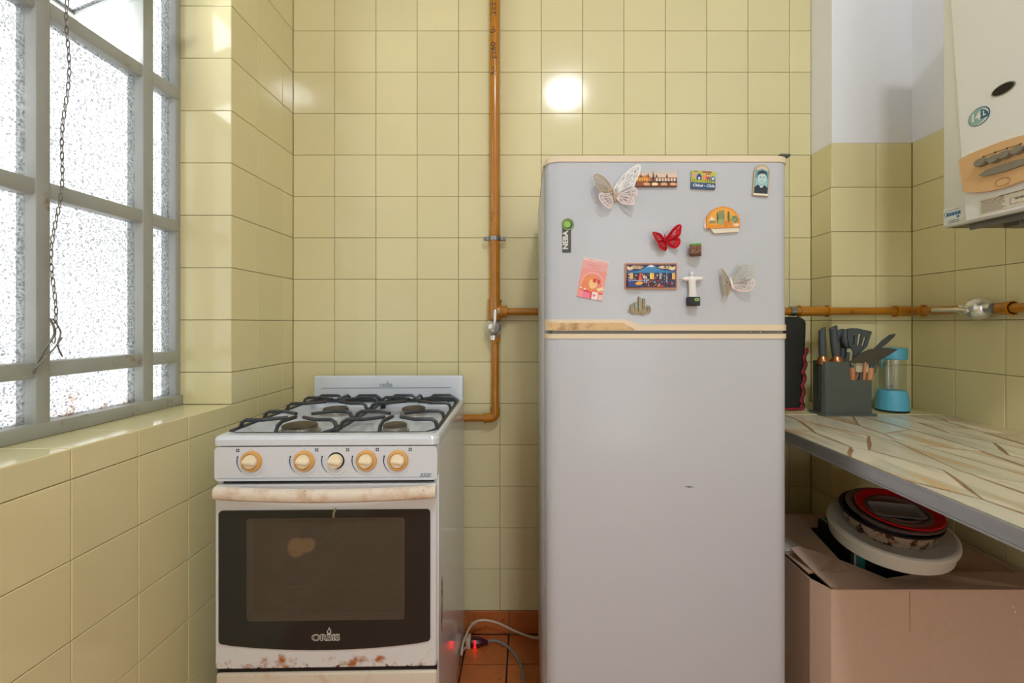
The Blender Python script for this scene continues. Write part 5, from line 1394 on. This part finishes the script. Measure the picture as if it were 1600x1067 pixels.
            g.put(b, name, m, smooth=False)
        b = MB()
        pts = [W3(ax0 - ad * 0.5, 0.001), W3(ax0.lerp(ax1, 0.25), 0.003), W3(ax0.lerp(ax1, 0.5), 0.003), W3(ax0.lerp(ax1, 0.8), 0.002), W3(ax1, 0.001)]
        s_ = (ax1 - ax0).length * FS
        b.tube(pts, [s_ * 0.05, s_ * 0.10, s_ * 0.11, s_ * 0.08, s_ * 0.03], 8)
        g.put(b, 'insect_body', bm)
        b = MB(); u, v = g.uv((ax0.x + ax1.x) / 2, (ax0.y + ax1.y) / 2)
        b.lathe([(0, 0), (0.004, 0), (0.004, 0.004), (0, 0.004)], 10, M=Matrix.Translation((u, 0, v)) @ Matrix.Rotation(math.radians(90), 4, 'X'))
        g.put(b, 'magnet_disc', M['steel'])
        if len(wings) and bm is M['foil_red']:
            b = MB()
            for dx in (-3, 3): b.tube([W3(ax0, 0.002), W3(ax0 + Vector((dx * 0.6, -3)), 0.004), W3(ax0 + Vector((dx, -6)), 0.006)], 0.0004, 5)
            g.put(b, 'antenna', bm)
    butterfly('large silver lacework butterfly magnet beside the bridge picture', (957.5, 297), (961, 318),
              [([(956, 299), (950, 288), (940, 279.5), (930, 277.5), (926, 282), (929, 292), (933, 301), (945, 304)], M['foil_gold'], 1.1, 'upper_wing'),
               ([(957, 303), (945, 304), (935, 307), (934, 314), (939, 321), (946, 326), (951, 327), (956, 320)], M['foil_pink'], 0.9, 'lower_wing'),
               ([(959, 300), (963, 289), (972, 278), (984, 269), (993, 267), (992.5, 278), (988, 289), (984, 297), (972, 301)], M['foil'], 1.3, 'upper_wing'),
               ([(961, 304), (972, 301), (984, 298), (990, 303), (990, 310), (985, 312), (987, 322), (975, 321), (966, 315)], M['foil_pink'], 1.2, 'lower_wing')], M['foil_gold'])
    butterfly('glossy red openwork butterfly magnet above the mountain picture', (1037.5, 368), (1040.5, 381),
              [([(1036, 375), (1031, 368), (1024, 366), (1016.5, 366), (1019, 372), (1024, 379), (1031, 378)], M['foil_red'], 1.2, 'upper_wing'),
               ([(1037, 378), (1031, 378), (1026, 380), (1028, 387), (1034, 391), (1039, 391), (1040, 384)], M['foil_red'], 1.3, 'lower_wing'),
               ([(1041, 373), (1045, 366), (1051, 358), (1057.5, 355), (1058, 364), (1056, 371), (1048, 375)], M['foil_red'], 1.5, 'upper_wing'),
               ([(1041, 377), (1049, 376), (1056, 375), (1057.5, 382), (1053, 388), (1047, 386)], M['foil_red'], 1.5, 'lower_wing')], M['foil_red'])
    butterfly('small iridescent butterfly magnet beside the white figurine', (1139, 434), (1143, 452),
              [([(1137.5, 439), (1132, 430), (1124.5, 421), (1124, 428), (1126, 440), (1128, 448), (1136, 445)], M['foil_gold'], 0.8, 'upper_wing'),
               ([(1137.5, 446), (1128, 448), (1127, 455), (1130, 463), (1133, 461), (1138, 455)], M['foil_gold'], 0.8, 'lower_wing'),
               ([(1141, 439), (1146, 428), (1153, 415), (1159, 416), (1168, 420), (1168, 430), (1163, 440), (1150, 443)], mat('iridescent_foil', srgb(206, 210, 206), 0.25, metal=0.4), 0.9, 'upper_wing'),
               ([(1142, 444), (1152, 443), (1166, 437), (1170, 444), (1166, 454), (1156, 456), (1147, 453)], M['foil_pink'], 0.9, 'lower_wing')], M['foil'])
magnets()

# ================================================================ things on the counter
def counter_things():
    top = COUNTER + 0.0012
    # black case
    def X(px, Y): return (px - CX) / F * Y
    yc = 1.552
    root = empty('zip_case', (0.845, yc, top), 0, 'tall black zip case with red piping, leaning behind the refrigerator', 'case')
    out = [(-0.085, 0.004), (0.045, 0.004), (0.052, 0.02), (0.058, 0.12), (0.066, 0.24), (0.067, 0.285), (0.062, 0.298), (0.045, 0.306), (-0.085, 0.306)]
    b = MB(); b.prism([(0.845 + u, top + v) for u, v in out], yc - 0.035, yc + 0.035)
    o = b.build('case_shell', M['case'], root); bv = o.modifiers.new('round', 'BEVEL'); bv.width = 0.008; bv.segments = 3
    b = MB(); b.tube([(0.76, yc - 0.034, top + 0.006), (0.88, yc - 0.036, top + 0.006), (0.893, yc - 0.03, top + 0.008), (0.894, yc + 0.03, top + 0.008)], 0.004, 6)
    b.build('piping', M['strap'], root)
    rb = random.Random(4)
    pts = [(0.905 + 0.0035 * math.sin(i * 1.9), yc - 0.038, top + 0.205 - i * 0.0135) for i in range(16)]
    pts = [(p[0] - 0.0009 * i, p[1], p[2]) for i, p in enumerate(pts)]
    b = MB()
    cu = curve(pts, 4)
    vs, fs = [], []
    for i, p in enumerate(cu):
        w = 0.003 + 0.0012 * math.sin(i * 0.9)
        vs += [p + Vector((-w, 0, 0)), p + Vector((w, -0.003, 0)), p + Vector((w, 0.002, 0.0)), p + Vector((-w, 0.003, 0))]
    n = len(cu)
    for i in range(n - 1):
        a = 4 * i
        fs += [(a + j, a + (j + 1) % 4, a + 4 + (j + 1) % 4, a + 4 + j) for j in range(4)]
    b.add(vs, fs); st = b.build('strap', M['strap'], root)
    b = MB(); b.tube([p + Vector((0.006, 0.001, 0)) for p in cu], 0.0026, 5); b.build('strap_edge', M['case'], root)

    # knife block
    yf = 1.437
    XX = lambda px: X(px, yf)
    Zz = lambda py: (CY - py) / F * yf
    r = empty('knife_block', (XX(1318), yf + 0.05, COUNTER), 0, 'grey-green plastic knife block with a lower utensil holder on its side', 'knife block')
    tl = Zz(565)
    plan = [(XX(1289), yf + 0.060), (XX(1288), yf + 0.014), (XX(1291), yf + 0.005), (XX(1296), yf), (XX(1327.5), yf), (XX(1327.5), yf + 0.060)]
    to = lambda u, v, d: (u, v, d)
    def hollow(pl, z0, z1, wall, nm):
        cx, cy = sum(p[0] for p in pl) / len(pl), sum(p[1] for p in pl) / len(pl)
        hx = max(abs(p[0] - cx) for p in pl); hy = max(abs(p[1] - cy) for p in pl)
        inn = [(cx + (p[0] - cx) * (1 - wall / hx), cy + (p[1] - cy) * (1 - wall / hy)) for p in pl]
        n = len(pl)
        b = MB()
        vs = [(p[0], p[1], z0) for p in pl] + [(p[0], p[1], z1) for p in pl] + [(p[0], p[1], z1) for p in inn] + [(p[0], p[1], z0 + 0.03) for p in inn]
        fs = []
        for k in range(3): fs += [(k * n + i, k * n + (i + 1) % n, (k + 1) * n + (i + 1) % n, (k + 1) * n + i) for i in range(n)]
        fs += [tuple(3 * n + i for i in range(n)), tuple(range(n - 1, -1, -1))]
        b.add(vs, fs); return b.build(nm, M['block'], r, angle=25)
    z0 = Zz(648)
    hollow(plan, z0, tl, 0.006, 'tall_holder')
    b = MB(); b.box(XX(1292.5), XX(1324), yf + 0.01, yf + 0.05, tl - 0.006, tl - 0.003); b.build('slot_insert', M['black'], r, smooth=False)
    hollow([(XX(1328.4), yf + 0.008), (XX(1364), yf + 0.008), (XX(1367), yf + 0.013), (XX(1367), yf + 0.060), (XX(1328.4), yf + 0.060)], z0, Zz(594.5), 0.004, 'short_holder')
    b = MB()
    b.prism([(XX(1284), yf + 0.068), (XX(1284), yf + 0.010), (XX(1290), yf - 0.007), (XX(1368.5), yf - 0.006), (XX(1368.5), yf + 0.068)], COUNTER + 0.0008, z0 + 0.003, to)
    b.build('base_plate', M['block'], r, angle=25)

    def handle_knife(px, Y, ptop, lean, label, w):
        x = X(px, Y); z1 = (CY - ptop) / F * Y; zb = (CY - 566) / F * Y
        kr = empty('kitchen_knife', (x, Y, zb), 0, label, 'knife', 'knives in the block')
        h = z1 - zb
        b = MB()
        prof = [(0.00, 0.80), (0.12, 0.92), (0.35, 1.0), (0.6, 0.95), (0.85, 0.86), (0.95, 0.92), (1.0, 0.80)]
        vs, fs = [], []
        n = 14
        for t, s in prof:
            for j in range(n):
                a = 2 * math.pi * j / n
                vs.append((x + lean * t * h + math.cos(a) * w * s, Y + math.sin(a) * w * 0.75 * s, zb + 0.014 + t * (h - 0.014) + 0.006 * math.cos(a) * (t > 0.9)))
        for i in range(len(prof) - 1): fs += [(i * n + j, i * n + (j + 1) % n, (i + 1) * n + (j + 1) % n, (i + 1) * n + j) for j in range(n)]
        fs += [tuple((len(prof) - 1) * n + j for j in range(n)), tuple(range(n - 1, -1, -1))]
        b.add(vs, fs); b.build('handle', M['silicone'], kr)
        b = MB(); b.lathe([(w * 1.4, -0.006), (w * 1.4, 0.003), (w * 1.05, 0.014), (w * 0.85, 0.019)], 14, (x - lean * 0.01, Y, zb)); b.build('ferrule', M['copper'], kr)
        b = MB(); b.box(x - 0.012, x + 0.012, Y - 0.0012, Y + 0.0012, zb - 0.12, zb - 0.004); b.build('blade', M['steel'], kr, smooth=False)
    handle_knife(1285.5, 1.462, 514, -0.02, 'grey-handled knife standing at the outer end of the block', 0.0122)
    handle_knife(1307, 1.458, 511, -0.10, 'grey-handled knife in the block, next to the slotted turner', 0.0138)

    def utensil(name, label, foot, Y, parts_fn):
        return empty(name, foot, 0, label, 'utensil', 'utensils in the block holder')
    foot_z = z0 + 0.034
    # ladle behind
    Y = 1.484
    A = lambda px, py, Y=1.484: Vector(((px - CX) / F * Y, Y, (CY - py) / F * Y))
    u = empty('ladle', (A(1318, 560).x, Y, foot_z), 0, 'dark grey ladle standing behind the knife handles', 'utensil', 'utensils in the block')
    b = MB(); b.tube([(A(1318, 640).x, Y, foot_z), A(1316, 575), A(1317, 545, 1.503)], 0.006, 8); b.build('handle', M['silicone'], u)
    b = MB(); b.sphere(A(1316.5, 530, 1.508), (0.030, 0.014, 0.034), 18); b.build('bowl', M['silicone'], u)
    b = MB(); b.tube([A(1316.7, 560, 1.494), A(1316.5, 545, 1.503)], [0.006, 0.013], 8); b.build('neck', M['silicone'], u)
    Y2 = 1.476
    A2 = lambda px, py: A(px, py, Y2)
    u = empty('serving_spoon', (A2(1324, 560).x, Y2, foot_z), 0, 'dark grey serving spoon partly hidden by the slotted turner', 'utensil', 'utensils in the block')
    b = MB(); b.tube([(A2(1322, 640).x, Y2, foot_z), A2(1322, 575), A2(1325, 550)], 0.0055, 8); b.build('handle', M['silicone'], u)
    b = MB(); b.sphere(A2(1326, 529), (0.022, 0.010, 0.032), 18); b.build('bowl', M['silicone'], u)
    # slotted turner
    Y3 = 1.466
    A3 = lambda px, py: A(px, py, Y3)
    u = empty('slotted_turner', (A3(1326, 590).x, Y3, foot_z), 0, 'dark grey turner with three slots in its broad head', 'utensil', 'utensils in the block')
    head = [(1329, 512.5), (1340, 513), (1362, 518), (1353, 545), (1343, 552), (1338, 562), (1332, 562), (1333, 550), (1326.5, 541), (1323, 524), (1325, 515)]
    slots = [[(1331.3, 524.5), (1335.0, 524.0), (1334.0, 538.0), (1331.3, 538.2)], [(1340.8, 522), (1345, 521.5), (1341.8, 539), (1338.6, 539.5)], [(1349.4, 527), (1352.6, 526.5), (1348.6, 540.2), (1345.4, 540.0)]]
    # head as strips between slots
    V2 = lambda p: ((p[0] - CX) / F * Y3, (CY - p[1]) / F * Y3)
    b = MB()
    s0, s1, s2 = slots
    quads = [[(1329, 512.5), (1340, 513), (1362, 518), (1360, 524), s2[1], s2[0], s1[1], s1[0], s0[1], s0[0], (1323.5, 524), (1325, 515)],
             [(1323.5, 524), s0[0], s0[3], (1326, 539)], [s0[1], s1[0], s1[3], s0[2]], [s1[1], s2[0], s2[3], s1[2]], [s2[1], (1360, 524), (1354.5, 541), s2[2]],
             [(1326, 539), s0[3], s0[2], s1[3], s1[2], s2[3], s2[2], (1354.5, 541), (1343, 552), (1339, 563), (1332, 563), (1333, 550)]]
    for q in quads: b.prism([V2(p) for p in q], Y3 - 0.002, Y3 + 0.002)
    b.build('head', M['silicone'], u, smooth=False)
    b = MB(); b.tube([(A3(1333, 640).x, Y3, foot_z), A3(1334.5, 590), A3(1335.5, 556)], 0.0055, 8); b.build('handle', M['silicone'], u)
    # broad dark spatula leaning out of the short holder
    Y4 = 1.4535
    A4 = lambda px, py: A(px, py, Y4)
    V4 = lambda p: ((p[0] - CX) / F * Y4, (CY - p[1]) / F * Y4)
    u = empty('cake_server', (A4(1336, 600).x, Y4, foot_z), 0, 'broad dark leaf-shaped blade leaning out over the blue bottle', 'utensil', 'utensils in the block')
    b = MB(); b.prism([V4(p) for p in ((1328, 566.5), (1334, 559), (1345, 551.5), (1357, 546), (1375, 543.5), (1392, 544), (1402.5, 546), (1393, 552), (1380, 560), (1368, 566), (1360, 569), (1345, 567.5))], Y4 - 0.0012, Y4 + 0.0012)
    b.build('blade', M['blade'], u, smooth=False)
    b = MB(); b.tube([(A4(1346, 640).x, Y4, foot_z), A4(1349, 600), A4(1352, 566)], 0.0038, 8); b.build('handle', M['wood'], u)
    # long slim spatula behind
    Y5 = 1.479
    A5 = lambda px, py: A(px, py, Y5)
    V5 = lambda p: ((p[0] - CX) / F * Y5, (CY - p[1]) / F * Y5)
    u = empty('slim_spatula', (A5(1352, 600).x, Y5, foot_z), 0, 'slim grey spatula tip pointing up behind the leaf-shaped blade', 'utensil', 'utensils in the block')
    b = MB(); b.prism([V5(p) for p in ((1366, 545), (1378, 532), (1390, 523), (1399.5, 521.5), (1396, 527), (1384, 538), (1373, 545.5))], Y5 - 0.002, Y5 + 0.002); b.build('blade', M['silicone'], u, smooth=False)
    b = MB(); b.tube([(A5(1352, 640).x, Y5, foot_z), A5(1357, 580), A5(1370, 542)], 0.0045, 8); b.build('handle', M['silicone'], u)
    # pale scraper
    Y6 = 1.463
    V6 = lambda p: ((p[0] - CX) / F * Y6, (CY - p[1]) / F * Y6)
    A6 = lambda px, py: A(px, py, Y6)
    u = empty('dough_scraper', (A6(1346, 600).x, Y6, foot_z), 0, 'pale flared scraper head just above the short holder', 'utensil', 'utensils in the block')
    b = MB(); b.prism([V6(p) for p in ((1328.5, 567), (1361, 569.5), (1357, 581), (1349, 582.5), (1337, 581))], Y6 - 0.002, Y6 + 0.001); b.build('head', M['pale'], u, smooth=False)
    b = MB(); b.tube([(A6(1343, 640).x, Y6, foot_z), A6(1344, 594), A6(1347, 581)], [0.007, 0.008, 0.005], 10); b.build('handle', M['block'], u)
    for i, (pa, pb, Yy, lab) in enumerate((((1333, 640), (1331, 574), 1.468, 'wooden spatula handle beside the tall holder'), ((1338, 640), (1339, 578), 1.478, 'wooden utensil handle in the middle of the short holder'), ((1350, 640), (1361, 575), 1.462, 'wooden utensil handle leaning outward in the short holder'))):
        a, c = A(*pa, Yy), A(*pb, Yy)
        o = empty('utensil_handle', (a.x, Yy, foot_z), 0, lab, 'utensil', 'utensils in the block')
        b = MB(); b.tube([(a.x, Yy, foot_z), a.lerp(c, 0.6), c], [0.007, 0.0105, 0.0085], 10); b.build('handle', M['wood'], o)
        b = MB(); b.tube([c, c + (c - a).normalized() * 0.02], [0.0085, 0.0065], 10); b.build('collar', M['silicone'], o)
    o = empty('whisk', (A(1360, 600, 1.47).x, 1.47, foot_z), 0, 'thin metal-shafted tool at the outer corner of the holder', 'utensil', 'utensils in the block')
    b = MB(); b.tube([(A(1356, 640, 1.47).x, 1.47, foot_z), A(1361, 594, 1.47), A(1364, 582, 1.47)], 0.0042, 8); b.build('shaft', M['steel'], o)
    b = MB(); b.tube([A(1364, 582, 1.47), A(1368, 567, 1.47), A(1371, 556, 1.47)], [0.0055, 0.007, 0.006], 8); b.build('grip', M['block'], o)

    # portable blender bottle
    Yb = 1.515
    cx = X(1394, Yb)
    bl = empty('blender_bottle', (cx, Yb, top), 0, 'portable blender bottle with light blue base and lid and a clear jar', 'blender')
    s = Yb / F
    zz = lambda py: (CY - py) * s - top
    base_off = 0.0
    b = MB(); b.lathe([(0, 0), (0.044, 0), (0.0455, 0.002), (0.0455, 0.005), (0.044, 0.006)], 32, (cx, Yb, top)); b.build('foot_ring', M['black'], bl)
    b = MB(); b.lathe([(0.044, 0.005), (0.0465, 0.007), (0.045, 0.03), (0.0405, zz(612)), (0.038, zz(609)), (0.030, zz(609)), (0.0, zz(609))], 36, (cx, Yb, top)); b.build('motor_base', M['blue'], bl)
    b = MB(); b.lathe([(0.036, zz(610)), (0.0375, zz(604)), (0.0378, zz(563)), (0.0385, zz(556)), (0.0365, zz(556)), (0.0358, zz(563)), (0.0355, zz(604)), (0.034, zz(609)), (0, zz(609.2))], 36, (cx, Yb, top)); b.build('jar', M['clear'], bl)
    b = MB(); b.lathe([(0.0385, zz(561)), (0.0405, zz(560)), (0.0405, zz(545)), (0.039, zz(543)), (0, zz(542))], 36, (cx, Yb, top)); lid = b.build('lid', M['blue'], bl)
    b = MB(); b.tube(curve([(cx - 0.038, Yb - 0.012, top + zz(559)), (cx - 0.043, Yb - 0.012, top + zz(566)), (cx - 0.043, Yb - 0.012, top + zz(573)), (cx - 0.037, Yb - 0.012, top + zz(574))], 5), 0.003, 6); b.build('carry_loop', M['blue'], bl)
    b = MB()
    for a in (0, 60, 120): b.tube([(cx - 0.013 * math.cos(math.radians(a)), Yb - 0.013 * math.sin(math.radians(a)), top + zz(605)), (cx + 0.013 * math.cos(math.radians(a)), Yb + 0.013 * math.sin(math.radians(a)), top + zz(604))], 0.0008, 4)
    b.tube([(cx, Yb, top + zz(609)), (cx, Yb, top + zz(600))], 0.002, 6); b.build('blades', M['steel'], bl)
counter_things()

# ================================================================ under the counter
def under_counter():
    bx0, bx1, by0, by1, bt = 0.700, 1.262, 1.105, 1.545, -0.632
    root = empty('cardboard_box', (0.98, 1.32, FLOOR), 0, 'large open brown cardboard box on the floor under the counter', 'box')
    pl = [(0.722, by0), (bx1, by0), (bx1, by1), (bx0, by1), (bx0, 1.152)]
    def wall(a, c, z0, z1, nm, th=0.004):
        d = Vector((c[0] - a[0], c[1] - a[1])).normalized(); n_ = Vector((-d.y, d.x)) * th
        b = MB(); b.prism([a, c, (c[0] + n_.x, c[1] + n_.y), (a[0] + n_.x, a[1] + n_.y)], z0, z1, lambda u, v, d: (u, v, d)); b.build(nm, M['card'], root, smooth=False)
    mid = 0.93
    for i in range(len(pl)):
        wall(pl[i], pl[(i + 1) % len(pl)], FLOOR + 0.001, bt, 'box_side')
    b = MB(); b.box(bx0, bx1, by0, by1, FLOOR + 0.001, FLOOR + 0.006); b.build('box_bottom', M['card'], root, smooth=False)
    def sheet(pts, nm, m=None, th=0.004, par=root):
        pts = [Vector(p) for p in pts]
        n_ = (pts[1] - pts[0]).cross(pts[2] - pts[0]).normalized()
        if n_.z < 0: pts = pts[::-1]; n_ = -n_
        k = len(pts)
        b = MB(); b.add(pts + [p - n_ * th for p in pts], [tuple(range(k)), tuple(range(2 * k - 1, k - 1, -1))], 0)
        b.add(pts + [p - n_ * th for p in pts], [(i, k + i, k + (i + 1) % k, (i + 1) % k) for i in range(k)], 1)
        return b.build(nm, [m or M['card'], M['card_edge'] if not m else m], par, smooth=False)
    q = lambda px, py, Y: tuple(P(px, py, Y))
    # flaps (hinged on the rim, folded inward over one another)
    sheet([(bx0, 1.16, bt + 0.012), (bx0, by1, bt + 0.004), (0.872, 1.50, bt + 0.016), (0.812, 1.18, bt + 0.012)], 'flap')
    sheet([(bx0 + 0.04, by1, bt), (bx1, by1, bt), (bx1 - 0.03, 1.435, bt + 0.004), (0.80, 1.435, bt + 0.004)], 'flap')
    O_ = [q(1235, 856, 1.235), q(1272, 893, 1.160), q(1298, 916.5, 1.108), q(1345, 923, 1.106), q(1434, 930, 1.107)]
    I_ = [q(1248, 853, 1.255), q(1292, 867, 1.240), q(1335, 883, 1.220), q(1384, 903, 1.190), q(1432, 927.5, 1.120)]
    b = MB(); th = Vector((0, 0, -0.004)); n5 = 5
    vv = [Vector(p) for p in O_ + I_]
    b.add(vv, [(i, i + 1, n5 + i + 1, n5 + i) for i in range(4)], 0)
    b.add([p + th for p in vv], [(i, n5 + i, n5 + i + 1, i + 1) for i in range(4)], 0)
    rim = list(range(5)) + list(range(9, 4, -1))
    b.add(vv + [p + th for p in vv], [(rim[k], 10 + rim[k], 10 + rim[(k + 1) % 10], rim[(k + 1) % 10]) for k in range(10)], 1)
    b.build('flap', [M['card'], M['card_edge']], root, angle=60)
    sheet([q(1434, 930.5, 1.107), q(1620, 920, 1.107), q(1620, 893, 1.185), q(1455, 893, 1.200), q(1384, 903.5, 1.200)], 'flap')
    sheet([(bx1, 1.12, bt - 0.012), (bx1, by1, bt - 0.004), q(1480, 880, 1.265), q(1500, 914, 1.150)], 'flap')
    b = MB(); b.prism([(0.9077, bt - 0.10), (0.9083, bt - 0.10), (0.9085, bt - 0.003), (0.9075, bt - 0.003)], by0 - 0.0008, by0 + 0.001); b.build('crease', M['card_edge'], root, smooth=False)
    b = MB()
    for px, py in ((1583, 948), (1586, 956)): c = P(px, py, by0); b.prism(ell(c.x, c.z, 0.002, 0.004, 8), by0 - 0.0006, by0 + 0.001)
    tag(b.build('paint_speck', M['paper'], root, smooth=False), kind='stuff')
    # paper on the flap
    o = empty('paper_sheet', q(1240, 835, 1.30), 0, 'white printed sheet lying on the cardboard flap', 'paper')
    sheet([(0.702, 1.262, bt + 0.0145), (0.765, 1.268, bt + 0.0155), (0.735, 1.42, bt + 0.0105), (0.702, 1.44, bt + 0.0095)], 'sheet', M['paper'], 0.0006, o)
    for ch in o.children:
        ch.location = -Vector(o.location) + Vector(o.location)
    # dark carton standing inside the box, with a teal stripe
    o = empty('packed_carton', (0.93, 1.30, FLOOR + 0.006), 0, 'dark carton with a teal stripe inside the cardboard box', 'carton')
    b = MB(); b.rbox(0.885, 1.06, 1.27, 1.42, FLOOR + 0.008, -0.592, 0.004, 1); b.build('carton_body', M['black'], o)
    b = MB(); b.box(0.900, 0.922, 1.2695, 1.421, FLOOR + 0.02, -0.5915); b.build('stripe', M['teal'], o, smooth=False)
    b = MB(); b.box(0.892, 0.898, 1.2692, 1.422, FLOOR + 0.02, -0.5912); b.build('stripe', C(180, 190, 186), o, smooth=False)

    # stack of round containers, tipped to the right
    cen = Vector((0.975, 1.25, -0.541))
    BASE = Matrix.Translation(cen) @ Matrix.Rotation(math.radians(-2), 4, 'Y') @ Matrix.Rotation(math.radians(11), 4, 'X')
    def placed(name, label, cat, off=(0, 0, 0), rz=0):
        e = empty(name, (0, 0, 0), 0, label, cat)
        e.matrix_world = BASE @ Matrix.Translation(Vector(off) * KS) @ Matrix.Rotation(rz, 4, 'Z')
        return e
    KS = 0.758
    def part(e, b, nm, m, **kw):
        b.v = [p * KS for p in b.v]
        return b.build(nm, m, e, org=(0, 0, 0), **kw)
    R_ = 0.186
    e = placed('cake_container', 'wide round white plastic container with a lid, lowest of the pans', 'container')
    b = MB(); b.lathe([(0, -0.062), (R_ - 0.014, -0.062), (R_ - 0.006, -0.056), (R_ - 0.002, -0.015), (R_ - 0.002, -0.012)], 56); part(e, b, 'tub', M['tub'])
    b = MB(); b.lathe([(R_ - 0.002, -0.020), (R_ + 0.003, -0.019), (R_ + 0.004, -0.012), (R_ + 0.001, -0.009), (R_ + 0.002, -0.003), (R_ - 0.003, 0.001), (R_ - 0.012, 0.001), (R_ - 0.020, -0.004), (0, -0.004)], 56); part(e, b, 'lid', M['tub'])
    e = placed('baking_pan', 'rust-stained round metal baking pan on the white container', 'pan', (-0.004, 0.004, -0.0035))
    b = MB(); b.lathe([(0, 0), (0.131, 0), (0.134, 0.003), (0.141, 0.046), (0.150, 0.049)], 48); part(e, b, 'pan_wall', M['pan'])
    b = MB(); b.lathe([(0.141, 0.046), (0.150, 0.048), (0.1515, 0.051), (0.149, 0.053), (0.139, 0.050), (0.130, 0.008), (0, 0.006)], 48); part(e, b, 'pan_lining', M['pan_dark'])
    e = placed('baking_pan', 'dull grey round pan nested inside the rust-stained pan', 'pan', (0.010, 0.004, 0.016))
    b = MB(); b.lathe([(0, -0.004), (0.10, -0.004), (0.125, 0.036), (0.142, 0.0405), (0.143, 0.043), (0.140, 0.0435), (0.122, 0.040), (0.10, 0.006), (0, 0.004)], 48); part(e, b, 'dish', M['pan_grey'])
    e = placed('colander', 'red-rimmed collapsible silicone bowl in the stack of pans', 'bowl', (0.018, -0.004, 0.036))
    b = MB(); b.lathe([(0.098, 0.020), (0.104, 0.018), (0.124, 0.028), (0.127, 0.031), (0.124, 0.0335), (0.108, 0.027), (0.098, 0.024)], 48); part(e, b, 'rim', M['red'])
    b = MB(); b.lathe([(0, 0.010), (0.05, 0.010), (0.060, 0.020), (0.068, 0.0215), (0.072, 0.014), (0.080, 0.014), (0.086, 0.024), (0.094, 0.0245), (0.099, 0.0205), (0.099, 0.0235), (0.092, 0.0275), (0.084, 0.027), (0.078, 0.018), (0.072, 0.018), (0.066, 0.0245), (0.058, 0.0235), (0.048, 0.0135), (0, 0.0135)], 48); part(e, b, 'folding_rings', M['taupe'])
    e = placed('small_tray', 'small dark rectangular tray on top of the red bowl', 'tray', (-0.004, -0.022, 0.067), math.radians(-14))
    b = MB()
    o1, o2, o3 = rrect(-0.078, 0.078, -0.044, 0.044, 0.016, 5), rrect(-0.068, 0.068, -0.034, 0.034, 0.012, 5), rrect(-0.070, 0.070, -0.036, 0.036, 0.013, 5)
    n = len(o1)
    vs = [(p[0], p[1], -0.001) for p in o3] + [(p[0], p[1], 0.007) for p in o1] + [(p[0] * 0.96, p[1] * 0.93, 0.008) for p in o1] + [(p[0], p[1], 0.002) for p in o2]
    fs = []
    for k in range(3): fs += [(k * n + i, k * n + (i + 1) % n, (k + 1) * n + (i + 1) % n, (k + 1) * n + i) for i in range(n)]
    fs += [tuple(3 * n + i for i in range(n)), tuple(range(n - 1, -1, -1))]
    b.add(vs, fs); part(e, b, 'tray_shell', M['tray'])
under_counter()

# ================================================================ cords on the floor
def cords():
    fz = FLOOR
    def G(px, py, h=0.004):
        Y = F * (-(fz + h)) / (py - CY); return Vector(((px - CX) / F * Y, Y, fz + h))
    soc = G(741, 1003, 0.016)
    o = empty('extension_lead', (soc.x, soc.y, fz), 0, 'grey extension lead with a red-lit socket on the floor', 'cord')
    pts = [soc + Vector((0.035, 0, 0.0)), G(775, 1001, 0.010), G(795, 1012, 0.005), G(810, 1032, 0.005), G(817, 1055, 0.005), G(816, 1085, 0.005), G(806, 1130, 0.005)]
    b = MB(); b.tube(curve(pts, 8), 0.0045, 8); b.build('cable', M['cord_grey'], o)
    b = MB(); b.tube([soc + Vector((-0.012, 0, 0)), soc + Vector((-0.010, 0, 0)), soc + Vector((0.018, 0, 0)), soc + Vector((0.030, 0, 0)), soc + Vector((0.048, 0, -0.002))], [0.014, 0.0165, 0.0165, 0.011, 0.006], 14); b.build('socket_body', M['smoky'], o)
    b = MB()
    for k, (z, r) in enumerate(((0.008, 0.0055), (0.000, 0.0055), (-0.008, 0.0045))): b.sphere(soc + Vector((0.004, -0.0135, z)), (0.0045, 0.0045, r), 10)
    b.build('neon_light', M['neon'], o)
    o2 = empty('fridge_cord', (soc.x - 0.02, soc.y, fz), 0, 'white power cord looping from the socket behind the refrigerator', 'cord')
    b = MB(); b.rbox(soc.x - 0.030, soc.x - 0.012, soc.y - 0.014, soc.y + 0.014, soc.z - 0.016, soc.z + 0.022, 0.003, 2); b.build('plug', M['cord_white'], o2)
    def W(px, py, Y): return P(px, py, Y)
    yy = soc.y
    pts = [Vector((soc.x - 0.022, yy, soc.z - 0.008)), W(723, 1017, 1.55), W(721, 1022, 1.50), W(724, 1004, 1.53), W(733, 982, 1.60), W(744, 971, yy + 0.01), W(760, 969, yy + 0.02), W(780, 974, yy + 0.025), W(805, 986, yy + 0.025), W(832, 996, yy + 0.025), W(844, 996, yy + 0.025), W(870, 994, yy + 0.025)]
    b = MB(); b.tube(curve(pts, 8), 0.0036, 8); b.build('cable', M['cord_white'], o2)
    b = MB(); b.tube([W(737, 976, yy + 0.01), W(747, 970, yy + 0.022)], 0.0055, 6); b.build('cable_tie', M['cream'], o2)
cords()

# ================================================================ render settings that shape the light
scene.cycles.max_bounces = 5
scene.cycles.diffuse_bounces = 4
scene.cycles.glossy_bounces = 3
scene.cycles.transmission_bounces = 5
scene.cycles.transparent_max_bounces = 8
scene.cycles.caustics_reflective = False
scene.cycles.caustics_refractive = False
scene.cycles.sample_clamp_indirect = 6.0
scene.cycles.adaptive_threshold = 0.03
scene.cycles.adaptive_min_samples = 16
scene.cycles.use_light_tree = False
M['neon'].cycles.emission_sampling = 'NONE'
M['oven_glow'].cycles.emission_sampling = 'NONE'
